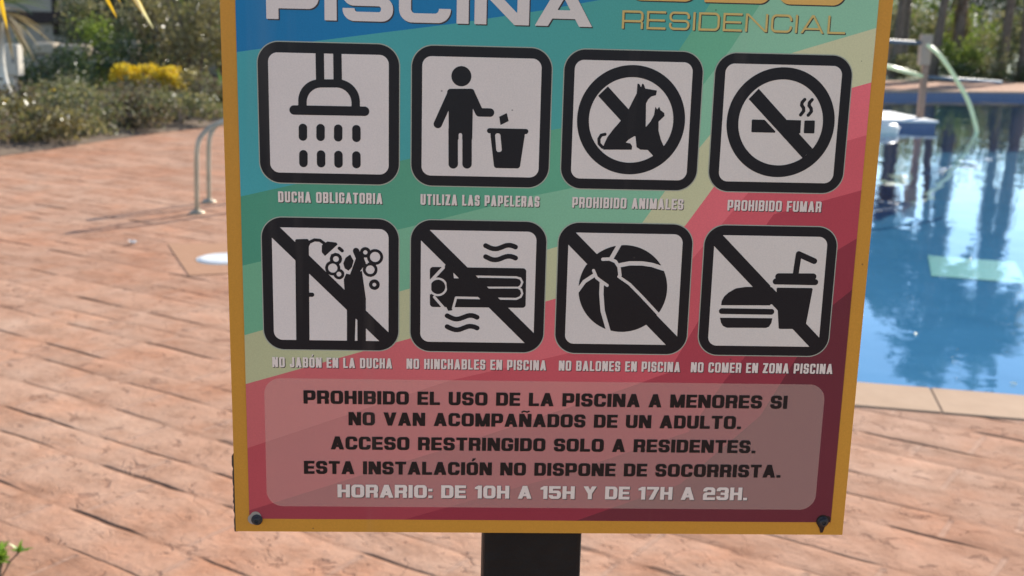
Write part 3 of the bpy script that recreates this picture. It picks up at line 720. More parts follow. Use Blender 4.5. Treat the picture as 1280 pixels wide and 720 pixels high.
    if c == '2':
        return ring(0, .5-h/2, W, 1, r2) + [C(-1, .5-h, W*.5, .68)] + [('+', d_seq(ring(0, 0, W, .5+h/2, r2, 1, 0, 0, 0) + [C(W*.5, h, W+1, .5-h/2)]))]
    if c == '3':
        return ring(0, 0, W, 1, R*.85) + [C(-1, .32, W*.5, .68), B(W*.3, .5-h*.45, W-t*.5, .5+h*.45), C(-1, .3, t, .7), CL([(W+.05, .56), (W-t*.22, .5), (W+.05, .44)])]
    if c == '7': return [B(0, 1-h, W, 1), PL([(W*.18, 0), (W*.18+t*1.15, 0), (W, 1-h*.5), (W, 1-h), (W-t*1.2, 1-h)])]
    if c == '1': return [B(W-t, 0, W, 1), PL([(0, .72), (0, .86), (W-t*.9, 1), (W-t*.5, 1), (W-t*.5, .72)])]
    if c == '.': return [B(0, 0, t, .2)]
    if c == ':': return [B(0, 0, t, .2), B(0, .52, t, .72)]
    return []
WM = {'M': 1.24, 'N': 1.06, 'Ñ': 1.06, 'A': 1.12, 'V': 1.1, 'Y': 1.08, 'T': .95, 'L': .86, 'E': .9, 'F': .88, 'J': .85, 'Z': .95, '1': .58, ' ': .48, 'O': 1.04, 'S': .97}
def text_acc(txt, x0, x1, z, H, t, h, R, gap, step):
    """set a line of lettering between x0 and x1 with cap height H"""
    fixed = sum(t*(1.0 if c == 'I' else .95) for c in txt if c in 'I.:') + gap*(len(txt)-1)
    wsum = sum(WM.get(c, 1.0) for c in txt if c not in 'I.:')
    U = ((x1-x0)/H - fixed)/max(wsum, 1e-6)
    acc = ([], []); x = 0.0
    for c in txt:
        W = t if c in 'I.:' else U*WM.get(c, 1.0)
        g = glyph(c, W, t, h, min(R, W*.48))
        if g:
            f = d_seq(g); part = ([], [])
            sheet(f, (-.06, -.04, W+.06, 1.4 if c in 'ÑÓ' else 1.04), step/H, part)
            k = len(acc[0]); acc[0].extend([(x0+(x+px)*H, z+py*H) for px, py in part[0]]); acc[1].extend([tuple(i+k for i in q) for q in part[1]])
        x += W+gap
    return acc

K = 0.52   # print values are read off the board in shade; this turns them into ink reflectances
def ink(r, g, b): return tuple(min(c*k/K, 0.9) for c, k in zip(lin(r, g, b), (1.0, 1.0, 0.86)))
M_gold = mat_print('gold_border_ink', ink(150, 104, 38), ink(156, 108, 40))
M_white_ink = mat_print('white_ink', ink(168, 157, 158), ink(165, 155, 153))
M_black = mat_print('black_ink', (0.010, 0.008, 0.010))
M_halo = mat_print('pale_outline_ink', ink(125, 125, 118))
M_textblack = mat_print('text_black_ink', (0.014, 0.008, 0.008))
M_textwhite = mat_print('caption_white_ink', ink(172, 158, 156))
M_shadow = mat_print('printed_drop_shadow', (0.045, 0.035, 0.035))
M_goldtext = mat_print('gold_lettering_ink', ink(168, 130, 72))
M_goldthin = mat_print('gold_thin_lettering_ink', ink(158, 135, 84))
M_steel = mat_noisy('brushed_steel', (0.45, 0.45, 0.45), (0.6, 0.6, 0.6), 30, 0.3, metal=1.0)
M_postpaint = mat_noisy('dark_brown_post_paint', (0.0075, 0.0065, 0.006), (0.013, 0.0105, 0.009), 25, 0.6, bump=0.2, spec=0.2)
M_rust = mat_noisy('rusted_screw', (0.015, 0.016, 0.02), (0.05, 0.045, 0.045), 300, 0.55, metal=0.3)
M_core = mat_noisy('board_edge', (0.03, 0.022, 0.015), (0.08, 0.055, 0.035), 60, 0.8)

sign = thing('information_sign', 'large pool rules sign with gold border and eight black pictograms on a dark post', 'sign', (-0.0075, 0.0475, 0), world=True)
BH = 640.0
px0, px1 = -0.2500 + 0.2016, -0.2500 + 0.2834
pm = MB(); pm.box((px0, 0.0075, -0.4), (px1, 0.0875, BZ + BH/1000 - 0.04))
post = pm.build('post', M_postpaint, sign, bevel=0.004)
bp_ = MB(); bp_.box((-0.25, 0.0004, BZ), (0.25, 0.0040, BZ + BH/1000)); board = bp_.build('board', M_gold, sign)
# the board's weathered backing lip showing at the lower left edge
lp = MB(); rl = random.Random(3); zz = 0.0; lv = []
for i in range(27):
    z = i*2.6; ww = 0.9 + 1.0*rl.random() if i < 22 else 1.9 - 0.06*(i-22)
    lv.append((ww if i < 26 else 0.2, z-0.6))
vs = [(-0.25 - a/1000, 0.0012, BZ + z/1000) for a, z in lv] + [(-0.2485, 0.0012, BZ + z/1000) for a, z in lv]
vs += [(v[0], 0.0038, v[2]) for v in vs]; m_ = len(lv)
fs = []
for i in range(m_-1):
    fs += [(i, m_+i, m_+i+1, i+1), (2*m_+i, 2*m_+i+1, 3*m_+i+1, 3*m_+i), (i, i+1, 2*m_+i+1, 2*m_+i)]
link('peeling_edge', vs, fs, M_core, board)

# ---- printed ground: ten fanned tint bands from blue at the top left to wine red at the bottom right
BAND_COL = [((12, 86, 130), (22, 96, 136)), ((52, 120, 128), (62, 124, 112)), ((56, 110, 92), (88, 140, 114)), ((84, 128, 104), (112, 150, 128)),
            ((140, 138, 110), (160, 156, 128)), ((152, 74, 78), (184, 84, 94)), ((140, 56, 64), (166, 70, 80)),
            ((118, 44, 54), (140, 50, 62)), ((112, 34, 48), (112, 38, 50)), ((88, 32, 42), (82, 30, 40))]
BL, BR, BB, BT = 11.3, 489.0, 11.3, BH - 11.3
def clampb(p): return (min(max(p[0], BL), BR), min(max(p[1], BB), BT))
def ext(P, i):
    P = [tuple(p) for p in P]
    a = P[0]
    P[0] = (BL, a[1]) if i < 7 else (a[0], BB)
    e = P[-1]
    if i < 3:
        d = (0.45, 1.0); k = (BT - e[1])/d[1]; x = e[0]+d[0]*k
        if x > BR: k = (BR - e[0])/d[0]; P.append((BR, e[1]+d[1]*k))
        else: P.append((x, BT))
    else: P[-1] = (BR, e[1])
    return P
FB = [[(BL, BT - 60), (60, BT)]] + [ext(b, i) for i, b in enumerate(FACETS)]
FB = FB[1:]
gv = []; gf = []; gm = []
def loop_between(A, Bn):
    """polygon between two band edges, taking in the board corners they pass"""
    P = list(A); e0, e1 = A[-1], Bn[-1]
    if abs(e0[1]-BT) < .01 and abs(e1[0]-BR) < .01: P.append((BR, BT))
    P += list(Bn)[::-1]
    s0, s1 = Bn[0], A[0]
    if abs(s1[0]-BL) < .01 and abs(s0[1]-BB) < .01: P.append((BL, BB))
    return P
polys = []
first = FB[0]
polys.append([first[0]] + first[1:] + ([(BR, BT)] if abs(first[-1][0]-BR) < .01 else []) + [(BL, BT)])
for i in range(len(FB)-1): polys.append(loop_between(FB[i], FB[i+1]))
last = FB[-1]; polys.append(list(last) + [(BR, BB)])
bm = bmesh.new()
for i, P in enumerate(polys):
    vs = [bm.verts.new((x/1000-0.25-sign.location.x, -0.00012-sign.location.y, z/1000+BZ)) for x, z in P]
    es = [bm.edges.new((vs[k], vs[(k+1) % len(vs)])) for k in range(len(vs))]
    r_ = bmesh.ops.triangle_fill(bm, use_beauty=True, use_dissolve=False, edges=es)
    for f in r_['geom']:
        if isinstance(f, bmesh.types.BMFace): f.material_index = i
bm.normal_update()
for f in bm.faces:
    if f.normal.y > 0: f.normal_flip()
me = bpy.data.meshes.new('printed_background'); bm.to_mesh(me); bm.free()
for i, (a, b) in enumerate(BAND_COL):
    if i < len(polys): me.materials.append(mat_print('ground_ink', ink(*a), ink(*b), -0.235 - sign.location.x, 0.24 - sign.location.x))
bgp = bpy.data.objects.new('printed_background', me); COL.objects.link(bgp); bgp.parent = sign; OFF[bgp.name] = OFF[sign.name]

# ---- heading
def lettering(name, txt, x0, x1, z, H, t, h, R, gap, step, mat, layer, parent, shadow=None):
    acc = text_acc(txt, x0, x1, z, H, t, h, R, gap, step)
    o = place(name, acc, layer, mat, parent)
    if shadow:
        place('drop_shadow', acc, layer-1, M_shadow, o, shadow[0], shadow[1])
    return o
lettering('title', 'PISCINA', 33.7, 274.3, 406.7, 28.7, .31, .235, .34, .15, .4, M_white_ink, 3, sign, (.9, -.9))
lettering('gold_heading', 'OBO', 300.5, 463.5, 426.9, 28.0, .26, .2, .34, .2, .5, M_goldtext, 3, sign, (.9, -.9))
lettering('subtitle', 'RESIDENCIAL', 296.5, 465.4, 406.2, 13.3, .125, .12, .30, .19, .25, M_goldthin, 3, sign, (.7, -.7))

# ---- the eight pictograms
PICT = {'shower': 'pictogram of a shower head with falling drops', 'litter': 'pictogram of a figure dropping litter in a bin', 'animals': 'pictogram of a dog and cat crossed out in a ring',
        'smoking': 'pictogram of a crossed out cigarette in a ring', 'soap': 'pictogram of a crossed out bather soaping under a shower', 'inflatables': 'pictogram of a crossed out figure on a float',
        'balls': 'pictogram of a crossed out beach ball', 'food': 'pictogram of a crossed out burger and drink'}
IS = 104.6
for n_, (key, prims) in enumerate(ICONS):
    c, r = n_ % 4, n_ // 4
    x0 = 26.55 + 114.11*c; zt = 390.3 - 131.3*r; x1, zb0 = x0+IS, zt-IS
    fr = art('pictogram', d_box(x0, zb0, x1, zt, 16.0), (x0-1, zb0-1, x1+1, zt+1), .4, 3, M_black, sign); fr['label'] = PICT[key]
    art('outline', d_box(x0-.75, zb0-.75, x1+.75, zt+.75, 16.6), (x0-2, zb0-2, x1+2, zt+2), .4, 2, M_halo, fr)
    th = 7.7
    art('field', d_box(x0+th, zb0+th, x1-th, zt-th, 7.0), (x0+5, zb0+5, x1-5, zt-5), .4, 4, M_white_ink, fr)
    items = []
    for sg, ty, P, par in prims:
        g = {'p': lambda: d_poly(P), 'r': lambda: d_rpoly(P, par), 'c': lambda: d_cap(P, par), 'o': lambda: d_circ(P[0], par)}[ty]()
        items.append((sg, g))
    items.append(('-', (lambda X, Y, f=d_box(x0+2, zb0+2, x1-2, zt-2, 14.0): -f(X, Y))))
    art('symbol', d_seq(items), (x0+1, zb0+1, x1-1, zt-1), .32, 5, M_black, fr)

# ---- captions under the pictograms, then the rules panel
CAP = ['DUCHA OBLIGATORIA', 'UTILIZA LAS PAPELERAS', 'PROHIBIDO ANIMALES', 'PROHIBIDO FUMAR', 'NO JABÓN EN LA DUCHA', 'NO HINCHABLES EN PISCINA', 'NO BALONES EN PISCINA', 'NO COMER EN ZONA PISCINA']
for i, s_ in enumerate(CAP):
    a, b, z, H = TEXTS[s_]
    o = lettering('caption', s_, a, b, (270.75, 139.7)[i//4], 8.3, .20, .165, .17, .115, .16, M_textwhite, 3, sign, (.55, -.6))
mp_, tp_ = new_mat('translucent_panel_film')
tr = N(tp_, 'ShaderNodeBsdfTransparent'); df = N(tp_, 'ShaderNodeBsdfPrincipled'); df.inputs['Base Color'].default_value = rgba(ink(190, 152, 146)); df.inputs['Roughness'].default_value = .42; df.inputs['Specular IOR Level'].default_value = .35
mx = N(tp_, 'ShaderNodeMixShader'); mx.inputs[0].default_value = .28
L(tp_, tr.outputs[0], mx.inputs[1]); L(tp_, df.outputs[0], mx.inputs[2]); out(tp_, mx.outputs[0])
panel = art('rules_panel', d_box(25.7, 22.4, 474.5, 130.6, 13.0), (24, 21, 476, 132), .6, 2, mp_, sign)
panel['label'] = 'pale see-through panel with five lines of rules'
RULES = ['PROHIBIDO EL USO DE LA PISCINA A MENORES SI', 'NO VAN ACOMPAÑADOS DE UN ADULTO.', 'ACCESO RESTRINGIDO SOLO A RESIDENTES.', 'ESTA INSTALACIÓN NO DISPONE DE SOCORRISTA.', 'HORARIO: DE 10H A 15H Y DE 17H A 23H.']
for i, s_ in enumerate(RULES):
    a, b, z, H = TEXTS[s_]
    lettering('rule_line', s_, a, b, z, 11.1, .295, .205, .27, .105, .2, M_textwhite if i == 4 else M_textblack, 4, panel, (.55, -.6) if i == 4 else None)

# ---- fixings in the two lower corners
def screw(x, z, mat, worn):
    X, Z = x/1000-0.25, z/1000+BZ
    m = MB(); m.lathe([(0.0045, 0.0), (0.0045, 0.0010), (0.0038, 0.0018)], n=28)
    m.lathe([(0.0036, 0.0018), (0.0034, 0.0030), (0.0026, 0.0038), (0.0017, 0.0041), (0.0015, 0.0030), (0.0, 0.0030)], n=24)
    m.v = [(X + v[0], -0.0002 - v[2], Z + v[1]) for v in m.v]; m.f = [f[::-1] for f in m.f]
    return m.build('screw', mat, sign, smooth=False)
M_screw = mat_noisy('zinc_screw', (0.03, 0.03, 0.03), (0.075, 0.072, 0.07), 200, 0.65, metal=0.2, spec=.25)
s1 = screw(17.4, 10.6, M_screw, 0)
art('chipped_paint', d_seq([('+', d_circ((14.6, 11.0), 4.6)), ('+', d_circ((16.4, 13.2), 4.4))]), (5, 3, 24, 22), .3, 3, mat_print('bare_chip', (.36, .30, .24)), s1)
s2 = screw(482.1, 12.3, M_rust, 1); s2['label'] = 'blackened screw with a rusty drip below it'
art('rust_drip', d_seq([('+', d_circ((482.1, 12.6), 5.4)), ('+', d_poly([(476.9, 10.5), (487.2, 11.0), (484.2, 6.8), (483.0, 2.2), (481.0, 2.0), (479.8, 6.2)])), ('+', d_circ((485.8, 14.0), 3.0))]), (472, .2, 494, 22), .3, 3, mat_print('rust_stain', (.035, .018, .014)), s2)
for sx_ in (17.4, 482.4): screw(sx_, BH-11, M_screw, 0)

# ================================================================== POOLSIDE THINGS
M_chrome = mat_noisy('rail_steel', (0.36, 0.29, 0.20), (0.48, 0.40, 0.29), 8, 0.45, metal=0.35, spec=0.3)
lad = thing('pool_ladder', 'steel pool ladder with two bent rails standing at the deck edge left of the sign', 'ladder', (-2.0, 8.2, 0), world=True)
UX, UY = .75, .66     # the ladder faces across the curved edge
for x0, y0 in ((-2.09, 7.92), (-2.12, 8.48)):
    prof = [(0, 0.0), (.005, .28), (.02, .50), (.07, .60), (.19, .67), (.36, .69), (.58, .66), (.72, .56), (.75, .35), (.75, -.2), (.75, -1.1)]
    pts = smooth_path([(x0 + UX*u, y0 + UY*u, z) for u, z in prof], 6)
    m = MB(); m.tube(pts, .0185, 16); rail = m.build('rail', M_chrome, lad, smooth=True)
    m = MB(); m.lathe([(.058, .001), (.058, .010), (.045, .02), (.026, .026), (.022, .034)], (x0, y0, 0), 28); m.build('base_flange', M_chrome, rail, smooth=True)
for z in (-.35, -.62, -.89):
    m = MB(); a, b = Vector((-2.09+.75*UX, 7.92+.75*UY, z)), Vector((-2.12+.75*UX, 8.48+.75*UY, z)); m.tube([a, b], [.035, .035], 8); m.build('step', M_chrome, lad)

M_lid = mat_noisy('white_plastic', (0.66, 0.64, 0.60), (0.76, 0.74, 0.70), 12, 0.4)
m = MB(); m.lathe([(.155, .002), (.155, .007), (.148, .011), (.118, .012), (.114, .010), (0, .010)], (-1.535, 6.18, .004), 48)
t_ = thing('skimmer_lid', 'round white skimmer lid lying in the plain concrete square by the pool', 'lid', (-1.535, 6.18, .004), world=True)
m.build('cover', M_lid, t_)
m = MB(); m.lathe([(.168, .0), (.168, .004), (.162, .005), (.157, .003)], (-1.535, 6.18, .004), 48); m.build('rim', M_lid, t_)

# a crumpled white scrap on the deck
rr = random.Random(11); m = MB(); vs = []
for j in range(5):
    for i in range(5): vs.append((-2.22 + (i-2)*.012 + rr.uniform(-.004, .004), 6.65 + (j-2)*.012 + rr.uniform(-.004, .004), .006 + rr.uniform(0, .022)))
m.add(vs, [(j*5+i, j*5+i+1, (j+1)*5+i+1, (j+1)*5+i) for j in range(4) for i in range(4)])
sc = m.build('paper_scrap', mat_noisy('paper', (.7, .69, .66), (.8, .79, .76), 30, .8))
sc.modifiers.new('thick', 'SOLIDIFY').thickness = .0015
tag(sc, 'small crumpled white scrap of paper on the pink deck', 'litter')

# things in and by the far water
M_green = mat_noisy('green_mat', (0.04, 0.22, 0.11), (0.055, 0.26, 0.135), 7, 0.6)
t_ = thing('pool_mat', 'green rectangular mat lying under the pool water', 'mat', (6.66, 13.66, -1.494), rz=math.radians(-20)); t_.scale = (1.55, 1.6, 1)
for k in range(5):
    m = MB(); m.box((-.336, -.45+k*.18, -.004), (.336, -.272+k*.18, .004)); m.build('foam_rib', M_green, t_, bevel=.002)
for sg in (-1, 1):
    m = MB(); m.box((sg*.348-.012, -.47, -.004), (sg*.348+.012, .47, .004)); m.build('binding', M_green, t_, bevel=.001)
M_cream = mat_noisy('cream_plastic', (.72, .66, .55), (.8, .75, .65), 6, .45)
t_ = thing('ring_buoy', 'cream round ring buoy floating by the blue platform', 'buoy', (7.12, 19.0, WATER_Z+.06))
m = MB(); vs = []; fs = []
for i in range(40):
    for j in range(14):
        a, b = 2*math.pi*i/40, 2*math.pi*j/14; vs.append(((.27+.1*math.cos(b))*math.cos(a), (.27+.1*math.cos(b))*math.sin(a), .11*math.sin(b)))
        fs.append((i*14+j, ((i+1) % 40)*14+j, ((i+1) % 40)*14+(j+1) % 14, i*14+(j+1) % 14))
m.add(vs, fs); m.build('ring', M_cream, t_, smooth=True)
m = MB(); m.tube([(.375*math.cos(a*.157), .375*math.sin(a*.157), .03+.012*math.sin(a*1.57)) for a in range(41)], .009, 6); m.build('grab_rope', M_white, t_)

M_postwood = mat_noisy('weathered_post', (.26, .15, .10), (.38, .24, .17), 14, .8, bump=.3)
M_bar = mat_noisy('painted_bar', (.10, .125, .16), (.15, .175, .21), 8, .5, spec=.25)
M_tube = mat_noisy('white_green_tube', (.80, .80, .36), (.88, .88, .50), 4, .35)
t_ = thing('pool_rail_post', 'weathered brown post with a pale tube arching down into the pool', 'pool fixture', (8.45, 20.54, -.02), world=True)  # a pool handrail post with bars and a tube arching into the water
m = MB(); m.box((8.41, 20.48, -.02), (8.52, 20.59, .95)); m.build('post', M_postwood, t_, bevel=.008)
m = MB(); m.box((8.335, 20.45, .95), (8.53, 20.62, 1.50)); m.build('post_head', mat_noisy('post_head', (.40, .27, .19), (.48, .34, .25), 9, .8, bump=.3), t_, bevel=.012)
m = MB(); m.tube([(6.0, 20.5, 1.42), (7.2, 20.5, 1.385), (8.4, 20.5, 1.345)], .036, 12); m.build('upper_bar', M_bar, t_, smooth=True)
m = MB(); m.tube([(6.0, 20.5, 1.24), (7.2, 20.5, 1.03), (7.8, 20.5, .90), (8.42, 20.5, .75)], .038, 12); m.build('lower_bar', M_tube, t_, smooth=True)
m = MB(); m.tube([(8.5, 20.55, .74), (9.3, 21.2, .69), (10.2, 22.0, .64), (10.9, 22.6, .60)], .03, 10); m.build('side_bar', M_bar, t_, smooth=True)
arc = [(8.42, 20.5, 1.335), (8.62, 20.3, 1.14), (8.84, 20.05, .76), (9.04, 19.85, .36), (9.13, 19.7, .02), (9.16, 19.6, -.2), (9.14, 19.5, -.5)]
m = MB(); m.tube(smooth_path(arc, 6), (.038), 14); m.build('arched_tube', M_tube, t_, smooth=True)

# ================================================================== PLANTS
def leaves(acc, rng, center, rad, n, size, clumps=14, aspect=.45, shell=.55, up=.2):
    """many small folded leaves in uneven clumps through an ellipsoid"""
    V, F = acc; cx, cy, cz = center; rx, ry, rz = rad
    C = []
    for _ in range(clumps):
        while True:
            p = rng.uniform(-1, 1, 3)
            if shell < np.linalg.norm(p) < 1: break
        C.append(p * rng.uniform(.75, 1.0))
    C = np.array(C); cs = rng.uniform(.22, .42, clumps)
    idx = rng.integers(0, clumps, n)
    P = C[idx] + rng.normal(0, 1, (n, 3)) * cs[idx][:, None] * .62
    P = P * np.array([rx, ry, rz]) + np.array([cx, cy, cz])
    P[:, 2] = np.maximum(P[:, 2], .02 + rng.uniform(0, .05, n))
    D = rng.normal(0, 1, (n, 3)); D[:, 2] += up; D /= np.linalg.norm(D, axis=1)[:, None]
    W = np.cross(D, rng.normal(0, 1, (n, 3))); W /= np.linalg.norm(W, axis=1)[:, None] + 1e-9
    Nn = np.cross(D, W); s = size * rng.uniform(.6, 1.35, n)[:, None]
    a = P - D*s*.5; b = P + D*s*.5; l = P + W*s*aspect*.5 + Nn*s*.10; r = P - W*s*aspect*.5 + Nn*s*.10
    k = len(V); Q = np.stack([a, l, b, r], 1).reshape(-1, 3); V.extend(map(tuple, Q)); F.extend([(k+4*i, k+4*i+1, k+4*i+2, k+4*i+3) for i in range(n)])
def twigs(m, rnd, base, top_c, rad, n, r0):
    for _ in range(n):
        e = (top_c[0] + rnd.uniform(-.8, .8)*rad[0], top_c[1] + rnd.uniform(-.8, .8)*rad[1], top_c[2] + rnd.uniform(-.2, .8)*rad[2])
        mid = ((base[0]+e[0])/2 + rnd.uniform(-.1, .1)*rad[0], (base[1]+e[1])/2 + rnd.uniform(-.1, .1)*rad[1], (base[2]+e[2])/2*1.05)
        m.tube(smooth_path([base, mid, e], 3), [r0*(1 - .8*i/6) for i in range(7)], 5)
M_bark = mat_noisy('bark', (.09, .06, .04), (.17, .12, .085), 12, .9, bump=.5)
def shrub(name, label, cat, x, y, z, rx, ry, rz, n, size, mat, seed, group=None, clumps=14, aspect=.45, lift=.9, up=.2):
    rng = np.random.default_rng(seed); rnd = random.Random(seed)
    t = thing(name, label, cat, (x, y, z), group=group)
    acc = ([], []); leaves(acc, rng, (0, 0, rz*lift), (rx, ry, rz), n, size, clumps, aspect, up=up)
    link('foliage', acc[0], acc[1], mat, t)
    m = MB(); twigs(m, rnd, (0, 0, -.04), (0, 0, rz*lift), (rx, ry, rz), 9, max(.012, .03*rz)); m.build('stem', M_bark, t, smooth=True)
    return t
def strap(m, base, dirv, length, width, droop, segs=6, fold=.25, twist=0.0, tip=.12):
    """one strap leaf: channelled blade bending under its own weight"""
    p = Vector(base); d = Vector(dirv).normalized(); vs = []
    for i in range(segs+1):
        t = i/segs; side = d.cross(Vector((0, 0, 1)))
        side = side.normalized() if side.length > 1e-3 else Vector((1, 0, 0))
        if twist: side = Quaternion(d, twist*t) @ side
        nrm = side.cross(d); w_ = width*(math.sin(math.pi*min(1, .25+.75*t))**.7*(1-tip)+.02) if t < 1 else .002
        vs += [p - side*w_/2 + nrm*w_*fold, p, p + side*w_/2 + nrm*w_*fold]
        p = p + d*(length/segs); d = (d + Vector((0, 0, -droop/segs))).normalized()
    fs = []
    for i in range(segs): fs += [(3*i, 3*i+1, 3*i+4, 3*i+3), (3*i+1, 3*i+2, 3*i+5, 3*i+4)]
    m.add(vs, fs)
def rosette(m, rnd, c, n, length, width, e0, e1, droop):
    for k in range(n):
        a = 2.399963*k + rnd.uniform(-.2, .2); e = math.radians(e0 + (e1-e0)*k/max(n-1, 1) + rnd.uniform(-8, 8))
        strap(m, c, (math.cos(a)*math.cos(e), math.sin(a)*math.cos(e), math.sin(e)), length*rnd.uniform(.75, 1.1), width, droop*rnd.uniform(.7, 1.3))

M_dry = mat_leaf('dry_shrub_leaf', [(0, (.05, .04, .025)), (.25, (.16, .11, .07)), (.5, (.26, .20, .13)), (.7, (.10, .12, .05)), (.85, (.16, .17, .08)), (1, (.31, .25, .17))], .3, .75)  # darkest stop stands in for the shade inside the shrubs
M_greygreen = mat_leaf('grey_green_leaf', [(0, (0.112, 0.128, 0.056)), (.5, (0.208, 0.210, 0.094)), (.8, (0.304, 0.255, 0.138)), (1, (0.416, 0.360, 0.200))], .35)
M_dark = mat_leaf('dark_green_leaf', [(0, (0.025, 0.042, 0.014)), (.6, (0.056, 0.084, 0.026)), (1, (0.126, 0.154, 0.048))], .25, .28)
M_olive = mat_leaf('olive_brown_leaf', [(0, (0.126, 0.099, 0.047)), (.5, (0.216, 0.181, 0.081)), (.85, (0.306, 0.264, 0.108)), (1, (0.612, 0.495, 0.270))], .35, .3)
M_lime = mat_leaf('sunlit_green_leaf', [(0, (0.098, 0.149, 0.024)), (.6, (0.196, 0.257, 0.048)), (1, (0.336, 0.378, 0.096))], .5)
M_yellow = mat_leaf('yellow_flower', [(0, (.62, .40, .015)), (.7, (.78, .55, .03)), (1, (.82, .66, .12))], .35, .7)
M_agave = mat_leaf('agave_leaf', [(0, (.10, .17, .04)), (1, (.24, .34, .09))], .3, .4)
M_strapgreen = mat_leaf('yucca_leaf', [(0, (0.091, 0.143, 0.066)), (.6, (0.169, 0.221, 0.110)), (1, (0.260, 0.299, 0.165))], .3, .45)
M_straw = mat_leaf('dead_strap_leaf', [(0, (.26, .19, .11)), (1, (.46, .37, .25))], .3, .7)

# low dry border along the deck edge
ROW = [(-6.05, 9.0, .34), (-5.55, 10.3, .36), (-5.35, 11.35, .38), (-5.05, 12.5, .36), (-4.75, 13.5, .40), (-4.45, 14.5, .34), (-4.05, 15.35, .36), (-3.75, 16.4, .38),
       (-6.5, 11.6, .44), (-6.05, 12.9, .46), (-5.65, 14.0, .44), (-5.25, 15.1, .46), (-4.75, 16.2, .44), (-4.35, 17.4, .46), (-7.1, 13.4, .44), (-6.5, 14.9, .40)]
DL = ['dry brown border shrub cut by the left edge of the photo', 'grey brown border shrub at the deck edge below the white trunk', 'tangled dry shrub on the deck edge right of the white trunk', 'reddish brown shrub along the deck edge, lower left',
      'dry border shrub where the deck edge bends under the yellow bloom', 'low brown shrub at the deck edge below the yellow bush', 'grey twiggy shrub at the deck edge right of the yellow bush', 'last dark border shrub beside the sign and below the agave',
      'second row grey shrub at the far left behind the border', 'second row shrub growing round the foot of the white trunk', 'second row dry shrub behind the border, left of the yellow bush', 'second row brown shrub directly in front of the yellow bush',
      'second row twiggy shrub between the yellow bush and the deck', 'second row shrub in front of the agave', 'back row shrub beside the utility box', 'back row shrub right of the white trunk']
for i, (x, y, r) in enumerate(ROW):
    shrub('border_shrub', DL[i], 'shrub', x, y, .02, .62, .58, r*.75, 1500, .075, (M_dry, M_greygreen, M_dry, M_olive, M_greygreen)[i % 5], 40+i, 'low dry shrubs along the deck edge', 18, .4)

t_ = shrub('flowering_bush', 'green bush topped with a mass of bright yellow flowers', 'bush', -4.85, 17.2, .05, .72, .5, .30, 1500, .08, M_greygreen, 71)
acc = ([], []); rng = np.random.default_rng(72)
for cx_, cz_, r_ in ((-.38, .55, .17), (-.15, .62, .2), (.08, .58, .2), (.28, .50, .2), (.42, .40, .18), (.36, .56, .13)): leaves(acc, rng, (cx_, -.18, cz_), (r_*1.05, .3, r_*.85), 560, .05, 6, .8, .2)
link('flower', acc[0], acc[1], M_yellow, t_)
for lb, x, y, z, r in (('tiny yellow flower clump above the dry border, left of the big yellow bush', -5.72, 15.8, .34, .11), ('yellow flower clump at the foot of the white yucca trunk', -5.72, 14.2, .30, .15)):
    t_ = shrub('yellow_flower_clump', lb, 'flower', x, y, .1, r*1.3, r*1.3, .16, 160, .06, M_greygreen, int(r*1000), 'small yellow flower clumps', 6)
    acc = ([], []); leaves(acc, np.random.default_rng(7), (0, -.05, z-.02), (r, r, r*.5), 220, .045, 6, .8, .2); link('flower', acc[0], acc[1], M_yellow, t_)

t_ = thing('agave', 'bright green spiky agave beside the left edge of the sign', 'agave', (-3.72, 16.9, .1)); m = MB()
rosette(m, random.Random(5), (0, 0, .05), 26, .62, .075, 20, 85, .25); m.build('leaf_rosette', M_agave, t_)

# yucca with the white trunk
t_ = thing('yucca', 'yucca with a thin white crooked trunk and drooping straw coloured leaves', 'yucca', (-6.0, 14.5, .08))
m = MB(); m.tube(smooth_path([(.07, 0, -.05), (.04, 0, .25), (-.03, 0, .55), (-.05, 0, .9), (-.02, 0, 1.3), (0, 0, 1.6)], 5), [.085, .082, .08, .078, .075, .072, .07, .07, .068, .066] + [.064]*16, 12)
m.build('trunk', mat_noisy('white_trunk', (.50, .46, .40), (.72, .68, .60), 9, .85, bump=.4), t_, smooth=True)
m = MB(); rosette(m, random.Random(8), (0, 0, 1.5), 46, .85, .07, 0, 85, .5); m.build('green_crown', M_strapgreen, t_)
m = MB(); rosette(m, random.Random(9), (0, 0, 1.4), 34, .8, .055, -50, 5, .7); m.build('dead_skirt', M_straw, t_)

# utility box
t_ = thing('utility_box', 'pale grey utility box standing behind the white yucca trunk', 'utility box', (-6.85, 17.0, .15))
M_box = mat_noisy('pale_grey_paint', (.46, .41, .34), (.54, .48, .40), 5, .6)
m = MB(); m.box((-.20, -.11, .40), (.14, .11, .86)); m.build('cabinet', M_box, t_, bevel=.01)
m = MB(); m.box((-.17, -.122, .43), (.11, -.112, .83)); dr = m.build('door', M_box, t_, bevel=.004)
m = MB(); m.box((.06, -.14, .60), (.085, -.123, .68)); m.build('handle', M_bar, dr, bevel=.003)
m = MB(); m.box((-.10, -.07, -.1), (.05, .07, .40)); m.build('pedestal', M_box, t_, bevel=.006)

